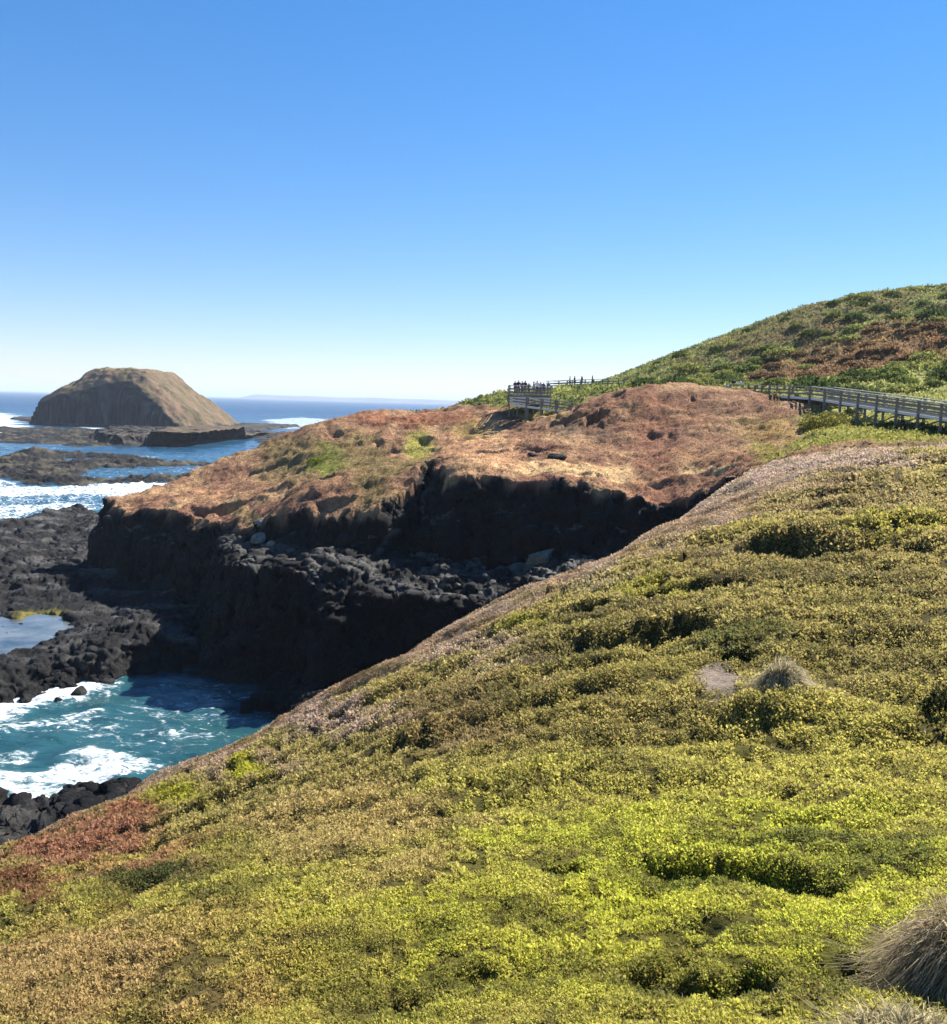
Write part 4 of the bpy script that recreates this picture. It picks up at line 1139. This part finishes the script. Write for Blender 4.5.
GP = 'visitors on the lookout platform'
for (u, Y, rz, top, legs, h, hair, pose, lab) in [
    (514.8, 113.0, 2.6, 'charcoal', 'charcoal', 1.66, 0, 1, 'person in charcoal clothes leaning at the left end of the lookout rail'),
    (518.2, 114.3, 3.1, 'black', 'black', 1.78, 0, 0, 'tall person in black near the left end of the lookout'),
    (522.0, 115.4, 2.2, 'red', 'denim', 1.72, 0, 0, 'person in dark red jacket, third from the left on the lookout'),
    (524.8, 113.2, 3.6, 'charcoal', 'denim', 1.74, 1, 1, 'person in charcoal jacket and jeans, fourth from the left on the lookout'),
    (528.6, 112.8, 0.4, 'black', 'charcoal', 1.48, 0, 0, 'short person in black beside the middle post of the lookout'),
    (533.6, 114.6, 1.2, 'khaki', 'grey', 1.70, 2, 2, 'person in khaki with light hair in the middle of the lookout'),
    (536.8, 115.6, 2.9, 'white', 'black', 1.84, 0, 0, 'tallest person, in white, right of the middle of the lookout'),
    (540.2, 113.1, -0.6, 'pale', 'denim', 1.66, 0, 1, 'person in pale shirt on the right half of the lookout'),
    (543.2, 112.9, 3.3, 'navy', 'black', 1.58, 2, 1, 'person in navy with light hair near the right end of the lookout'),
    (547.8, 115.0, 2.0, 'teal', 'grey', 1.75, 0, 2, 'person in teal raising a hand at the right end of the lookout')]:
    q = C(u, 396, Y); person((q[0], Y, lz), rz, top, legs, h, hair, pose, lab, GP)
def on_path(path, u):
    """deck point whose sight column is u"""
    for a, b in zip(path[:-1], path[1:]):
        for t in np.linspace(0, 1, 400):
            q = np.array(a) * (1 - t) + np.array(b) * t
            d = q - EYE; uu = W_PX / 2 + FOC * (d @ CR) / (d @ _F)
            if abs(uu - u) < 0.25: return q
    return np.array(path[-1])
for (u, top, legs, rz, hair, lab) in [(569.5, 'grey', 'charcoal', 1.4, 0, 'person in grey on the far boardwalk, leftmost of four'), (574.2, 'black', 'black', 1.8, 0, 'person in black on the far boardwalk, second from the left'),
                                (581.4, 'charcoal', 'khaki', -1.2, 1, 'person in charcoal and khaki on the far boardwalk, third from the left'), (592.0, 'navy', 'denim', 1.5, 2, 'person in navy at the right end of the far boardwalk')]:
    q = on_path(far_path, u); person((q[0], q[1], q[2] + 0.02), rz, top, legs, 1.72, hair, 0, lab, 'walkers on the far boardwalk')
for (u, top, legs, rz, hair, pose, h, lab) in [(739.2, 'white', 'denim', 0.3, 0, 0, 1.70, 'person in white shirt on the boardwalk, rightmost of three'), (736.6, 'black', 'black', 0.1, 0, 1, 1.78, 'person in black between two people in white on the boardwalk')]:
    q = on_path(main_path, u); person((q[0] + (0.0 if top == 'white' else -0.5), q[1], q[2] + 0.02), rz, top, legs, h, hair, pose, lab, 'walkers on the near boardwalk')
q = C(726.5, 394, 119.5); person((q[0], q[1], ground_z(q[0], q[1])), 0.2, 'white', 'khaki', 1.66, 2, 0, 'person in white shirt standing left of the boardwalk end', 'walkers on the near boardwalk')
q = a1 * 0.72 + a0 * 0.28; person((q[0], q[1], q[2] + 0.02), -1.0, 'black', 'charcoal', 1.42, 0, 0, 'short person in black walking up the ramp to the lookout', 'visitors on the lookout ramp')

# ------------------------------------------------------------------ tussocks
def tussock(name, loc, rad, height, nblades, label, cols, lean=(0, 0), wid=0.006, seed=1, base_r=0.35):
    g = np.random.default_rng(seed)
    n = nblades; S = 7
    a = g.random(n) * 2 * np.pi; rb = rad * base_r * np.sqrt(g.random(n))
    out = np.abs(g.normal(0.72, 0.42, n)); Ln = height * (0.6 + 1.1 * g.random(n))
    bx = rb * np.cos(a); by = rb * np.sin(a); az = a + g.normal(0, 0.85, n)
    t = np.linspace(0, 1, S)
    rise = 1.0 - 0.35 * np.clip(out, 0, 1.4)
    cx_ = bx[:, None] + np.cos(az)[:, None] * rad * out[:, None] * t[None] ** 1.5 + lean[0] * t[None] ** 1.3
    cy_ = by[:, None] + np.sin(az)[:, None] * rad * out[:, None] * t[None] ** 1.5 + lean[1] * t[None] ** 1.3
    cz_ = Ln[:, None] * (rise[:, None] * t[None] * 1.6 - (0.75 + 0.55 * np.clip(out, 0, 1.5))[:, None] * t[None] ** 2.4) 
    cz_ = cz_ + 0.02
    cz_ = np.maximum(cz_, -0.03)
    kink = np.cumsum(g.normal(0, 0.012, (n, S, 3)), 1) * (rad / 0.35)
    c = np.stack([cx_, cy_, cz_], 2) + kink
    tang = np.gradient(c, axis=1); sd = np.cross(tang, np.array([0, 0, 1.0]) + g.normal(0, 0.6, (n, 1, 3))); sd /= np.linalg.norm(sd, axis=2)[:, :, None] + 1e-9
    w = wid * (0.7 + 0.6 * g.random(n))[:, None] * (1 - 0.85 * t[None])
    vv = np.stack([c - sd * w[:, :, None], c + sd * w[:, :, None]], 2).reshape(-1, 3)
    k = (np.arange(n)[:, None] * S + np.arange(S - 1)[None]).ravel() * 2
    ff = np.stack([k, k + 1, k + 3, k + 2], 1)
    cc = np.array(cols)[g.integers(0, len(cols), n)] * (0.6 + 0.8 * g.random((n, 1)))
    o = mesh_obj(name, vv, ff, M_blade, smooth=True, colors=np.repeat(cc, S * 2, 0)); o.location = loc
    tag(o, label, 'tussock', 'dry grass tussocks on the near slope')
    return o
q = G(988, 985); tussock('tussock', (q[0], q[1] + 0.1, ground_z(q[0], q[1] + 0.1) + 0.0), 0.34, 0.34, 5200, 'large shaggy brown tussock at the lower right edge of the slope',
        [(0.34, 0.25, 0.14), (0.44, 0.34, 0.20), (0.20, 0.14, 0.085), (0.52, 0.43, 0.28), (0.28, 0.25, 0.11)], (-0.12, -0.08), 0.004, 3, 0.5)
q = G(915, 1095); tussock('tussock', (q[0], q[1], ground_z(q[0], q[1]) - 0.02), 0.30, 0.10, 2600, 'flattened straw pale tuft below the large brown tussock',
        [(0.34, 0.29, 0.15), (0.42, 0.36, 0.20), (0.26, 0.21, 0.11)], (0.05, 0.0), 0.004, 5, 0.8)
q = G(779, 701); tussock('tussock', (q[0], q[1], ground_z(q[0], q[1]) + 0.12), 0.36, 0.30, 2400, 'small grey brown tussock beside the bare soil patch',
        [(0.40, 0.34, 0.19), (0.50, 0.43, 0.26), (0.24, 0.19, 0.11)], (0.08, 0.0), 0.007, 7)

# ------------------------------------------------------------------ shrubs
def shrub_mesh(rx, ry, rz_, n, leaf, base, seed, dark=0.5):
    g = np.random.default_rng(seed)
    d = g.normal(size=(n, 3)); d[:, 2] = np.abs(d[:, 2]); d /= np.linalg.norm(d, axis=1)[:, None]
    lump = 1 + 0.28 * fbm3(d * 2.2, 3, seed) 
    rad = lump * (1 - 0.30 * g.random(n) ** 2)
    p_ = d * rad[:, None] * np.array([rx, ry, rz_])
    up_ = unit(d / np.array([rx, ry, rz_]) + np.array([0, 0, 0.3]))
    L_ = leaf * (0.6 + 0.8 * g.random(n))
    v_, f_ = leaf_quads(p_, up_, L_, L_ * 0.5, 0.8)
    c_ = np.array(base)[None] * (0.55 + 0.9 * g.random((n, 1)))
    c_ = c_ * (1 + 0.5 * np.clip(perlin3(d * 3, seed + 5), -0.8, 0.8))[:, None]
    return v_, f_, np.repeat(c_, 4, 0)
def shrub(name, loc, dims, n, leaf, base, seed, label, group=None):
    v_, f_, c_ = shrub_mesh(*dims, n, leaf, base, seed)
    o = mesh_obj(name, v_, f_, M_leaf_far, smooth=False, colors=c_); o.location = loc
    tag(o, label, 'shrub', group); return o
q = C(826, 423, 79); shrub('shrub', (q[0], q[1], ground_z(q[0], q[1]) - 0.5), (2.3, 1.6, 1.7), 4200, 0.20, (0.20, 0.185, 0.045), 21, 'rounded olive yellow shrub in front of the boardwalk bend')
q = G(940, 716); shrub('shrub', (q[0] + 0.12, q[1] + 0.1, ground_z(q[0] + 0.12, q[1] + 0.1) - 0.05), (0.30, 0.26, 0.42), 1500, 0.055, (0.03, 0.035, 0.014), 22, 'small near black shrub at the right edge of the slope')
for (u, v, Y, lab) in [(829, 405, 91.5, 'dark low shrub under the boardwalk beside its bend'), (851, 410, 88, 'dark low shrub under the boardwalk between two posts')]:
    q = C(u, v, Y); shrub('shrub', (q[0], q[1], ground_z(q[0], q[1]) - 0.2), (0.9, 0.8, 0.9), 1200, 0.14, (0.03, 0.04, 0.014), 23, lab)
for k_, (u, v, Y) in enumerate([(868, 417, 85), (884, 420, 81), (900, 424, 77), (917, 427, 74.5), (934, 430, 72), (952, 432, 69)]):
    q = C(u, v, Y); shrub('shrub', (q[0] - 0.3, q[1] - 0.3, ground_z(q[0] - 0.3, q[1] - 0.3) - 0.3), (1.5, 1.2, 0.75), 1500, 0.15, (0.035, 0.055, 0.018), 60 + k_, 'low shrub in dark green added as shade along the foot of the boardwalk posts', 'low shrubs added as shade along the boardwalk foot')  # added row, its dark leaves stand in for shade under the deck
q = C(430, 452, 97); shrub('shrub', (q[0], q[1], ground_z(q[0], q[1]) - 0.25), (1.2, 0.9, 0.5), 1300, 0.14, (0.17, 0.175, 0.035), 27, 'bright green shrub beside the dark notch in the headland')
q = C(325, 462, 106); shrub('shrub', (q[0], q[1], ground_z(q[0], q[1]) - 0.35), (2.0, 1.4, 0.7), 1700, 0.18, (0.13, 0.16, 0.025), 28, 'bright green low shrub on the seaward mound of the headland')
kinds = [((2.0, 1.6, 1.1), (0.055, 0.078, 0.022), 'dark green scrub bush on the right hill', 'dark green bushes on the hill'),
         ((1.6, 1.5, 1.0), (0.11, 0.135, 0.035), 'mid green scrub bush on the right hill', 'mid green bushes on the hill'),
         ((2.4, 1.7, 1.1), (0.19, 0.20, 0.055), 'yellow green scrub bush on the right hill', 'yellow green bushes on the hill'),
         ((1.5, 1.3, 0.9), (0.15, 0.095, 0.05), 'brown dry scrub bush on the right hill', 'brown bushes on the hill')]
protos = []
for k, (dm, bc, lb, gr_) in enumerate(kinds):
    for j in range(2):
        v_, f_, c_ = shrub_mesh(*dm, 900, 0.34, bc, 40 + k * 5 + j)
        protos.append((k, v_, f_, c_, []))
g = np.random.default_rng(99)
placed = []
meshes = {}
tries = 0
while len(placed) < 230 and tries < 6000:
    tries += 1
    u = 600 + 430 * g.random() ** 0.75; Y = 100 + 80 * g.random()
    x_ = (u - 473) / 912 * Y; 
    ar = np.array([x_]); br = np.array([Y])
    if lookup(SG, ar, br)[0] > -3 or Y < 97 + 0.0: continue
    if np.hypot(x_ - 34.5, 0) < 4 and Y < 122: continue
    if Y > 132 and u < 640: continue
    if Y > 160 and g.random() < 0.6: continue
    if any((x_ - a) ** 2 + (Y - b) ** 2 < 5.0 for a, b in placed): continue
    placed.append((x_, Y))
    q0 = C(880, 345, 140); q1 = C(850, 358, 134)
    isbrown = min(np.hypot((x_ - q0[0]) / 20, (Y - q0[1]) / 16), np.hypot((x_ - q1[0]) / 12, (Y - q1[1]) / 9)) < 1.0
    nz = fbm2(ar / 14, br / 14, 3, 811)[0]
    if isbrown: k = 3 if g.random() < 0.8 else 2
    elif nz > 0.15: k = 2 if g.random() < 0.6 else 1
    elif nz > -0.1: k = 1 if g.random() < 0.5 else 0
    else: k = 0 if g.random() < 0.8 else 1
    pk = k * 2 + g.integers(0, 2)
    if pk not in meshes:
        o = mesh_obj('scrub_bush', protos[pk][1], protos[pk][2], M_leaf_far, smooth=False, colors=protos[pk][3]); meshes[pk] = o
    else:
        o = meshes[pk].copy(); col.objects.link(o)
    sc_ = 0.55 + 0.9 * g.random() ** 1.6
    o.location = (x_, Y, ground_z(x_, Y) - 0.35 * sc_); o.rotation_euler = (0, 0, g.random() * 6.28); o.scale = (sc_, sc_, sc_ * (0.7 + 0.4 * g.random()))
    tag(o, kinds[k][2], 'bush', kinds[k][3])

# ------------------------------------------------------------------ boulders
import bmesh
def boulder_mesh(seed, sub=4, sq=(1, 1, 0.75), planes=14):
    g = np.random.default_rng(seed)
    bm = bmesh.new(); bmesh.ops.create_icosphere(bm, subdivisions=sub, radius=1.0)
    p_ = np.array([v.co[:] for v in bm.verts]); f_ = [[v.index for v in f.verts] for f in bm.faces]; bm.free()
    for _ in range(planes):
        n_v = g.normal(size=3); n_v /= np.linalg.norm(n_v); dd = 0.45 + 0.4 * g.random()
        ov = np.maximum(p_ @ n_v - dd, 0); p_ -= ov[:, None] * n_v * 0.92
    p_ *= (1 + 0.10 * fbm3(p_ * 1.8, 3, seed) + 0.05 * fbm3(p_ * 6, 2, seed + 3))[:, None]
    return p_ * np.array(sq), np.array(f_)
bvar = [boulder_mesh(900 + i, 3, (1, 0.65 + 0.4 * random.random(), 0.45 + 0.4 * random.random()), 8 + i) for i in range(7)]
bm_cache = {}
def boulder(loc, size, mat, label, group=None, var=None, sc=(1, 1, 1)):
    i = var if var is not None else int(g.integers(0, 7))
    key = (i, mat.name)
    if key not in bm_cache:
        o = mesh_obj('boulder', bvar[i][0], bvar[i][1], mat, smooth=False); bm_cache[key] = o
    else:
        o = bm_cache[key].copy(); col.objects.link(o)
    o.location = loc; o.scale = (size * sc[0], size * sc[1], size * sc[2]); o.rotation_euler = (g.normal() * 0.2, g.normal() * 0.2, g.random() * 6.28)
    tag(o, label, 'boulder', group); return o
v_, f_ = boulder_mesh(77, 5, (1, 0.7, 0.72), 9)
M_tan = mat_rock('tan_rock', (0.15, 0.135, 0.10), (0.26, 0.235, 0.18))
o = mesh_obj('boulder', v_, f_, M_tan); q = C(541, 560, 69.5); o.location = (q[0], q[1], ground_z(q[0], q[1]) + 0.55); o.scale = (1.75, 1.5, 1.35); o.rotation_euler = (0.1, -0.25, 0.4); tag(o, 'large tan boulder at the foot of the black cliff', 'boulder')
for (u0, u1, v0, v1, n_, s0, s1) in [(432, 590, 566, 592, 90, 0.28, 0.6), (300, 432, 548, 580, 34, 0.25, 0.6), (236, 300, 545, 566, 14, 0.25, 0.6)]:
    for _ in range(n_):
        u = u0 + (u1 - u0) * g.random(); v = v0 + (v1 - v0) * g.random()
        if u > 470: v -= (u - 470) * 0.14
        d_ = ray(u, v); d_ = d_ / d_[1]; Ys = np.arange(58, 88, 0.1); pts_ = EYE + d_[None] * Ys[:, None]
        lz_ = lookup(LG, pts_[:, 0], pts_[:, 1]); hit = np.nonzero(pts_[:, 2] < lz_)[0]
        if len(hit) == 0: continue
        q = pts_[hit[0]]
        if lookup(S2, q[:1], q[1:2])[0] > -0.4: continue
        gz_ = ground_z(q[0], q[1])
        if gz_ > q[2] + 2: continue
        s_ = s0 + (s1 - s0) * g.random() ** 2
        boulder((q[0], q[1], gz_ + 0.15 * s_), s_, M_rock_grey, 'grey boulder in the rubble on the ledge below the cliff', 'boulders on the ledge')
M_pale = mat_rock('pale_rock', (0.16, 0.155, 0.14), (0.34, 0.33, 0.30))
for (u, v, Yd, s_, lab) in [(262, 520, 83.2, 0.75, 'upper pale grey rock on the lip of the headland above the ledge'), (258, 536, 81.0, 0.9, 'largest pale grey rock at the foot of the headland beside the ledge'), (272, 541, 79.5, 0.6, 'small pale grey rock at the back of the ledge')]:
    q = C(u, v, Yd); boulder((q[0], q[1], max(ground_z(q[0], q[1]) + 0.2 * s_, q[2] - 0.3)), s_, M_pale, lab, None, 4)
for (u, v, Yd, s_, lab) in [(556, 459, 81, 1.0, 'dark boulder on the pale path of the headland'), (533, 456, 83, 0.6, 'small dark rock left of the boulder on the headland path')]:
    q = C(u, v, Yd); boulder((q[0], q[1], ground_z(q[0], q[1]) + 0.1 * s_), s_, M_rock, lab, None, 2)
for (u, v, s_, lab) in [(80, 692, 0.95, 'black rock with surf pouring round it in the cove'), (106, 683, 0.8, 'black rock at the end of the cove surf'), (26, 699, 0.8, 'black rock at the left of the cove surf'), (58, 700, 0.5, 'smallest wet black rock in the cove surf')]:
    q = P(u, v, 0.2); boulder((q[0], q[1], 0.15), s_, M_rock, lab, 'wet rocks in the cove surf', 3)
for _ in range(46):
    u = -20 + 160 * g.random(); v = 818 - 0.2 * u + 6 * g.normal()
    q = P(u, v, 1.2); gz_ = ground_z(q[0], q[1])
    if gz_ < -0.6 or gz_ > 4: continue
    boulder((q[0], q[1], gz_ + 0.1), 0.3 + 0.35 * g.random() ** 2, M_rock, 'dark boulder on the shore below the near slope', 'boulders along the near shore')
for _ in range(60):
    u = -30 + 230 * g.random(); v = 600 + 70 * g.random()
    q = P(u, v, 1.2); gz_ = ground_z(q[0], q[1])
    if lookup(SP, q[:1], q[1:2])[0] < 1 or gz_ < 0.4 or gz_ > 4: continue
    boulder((q[0], q[1], gz_), 0.3 + 0.7 * g.random() ** 2, M_rock, 'black boulder on the shore platform', 'boulders on the shore platform')
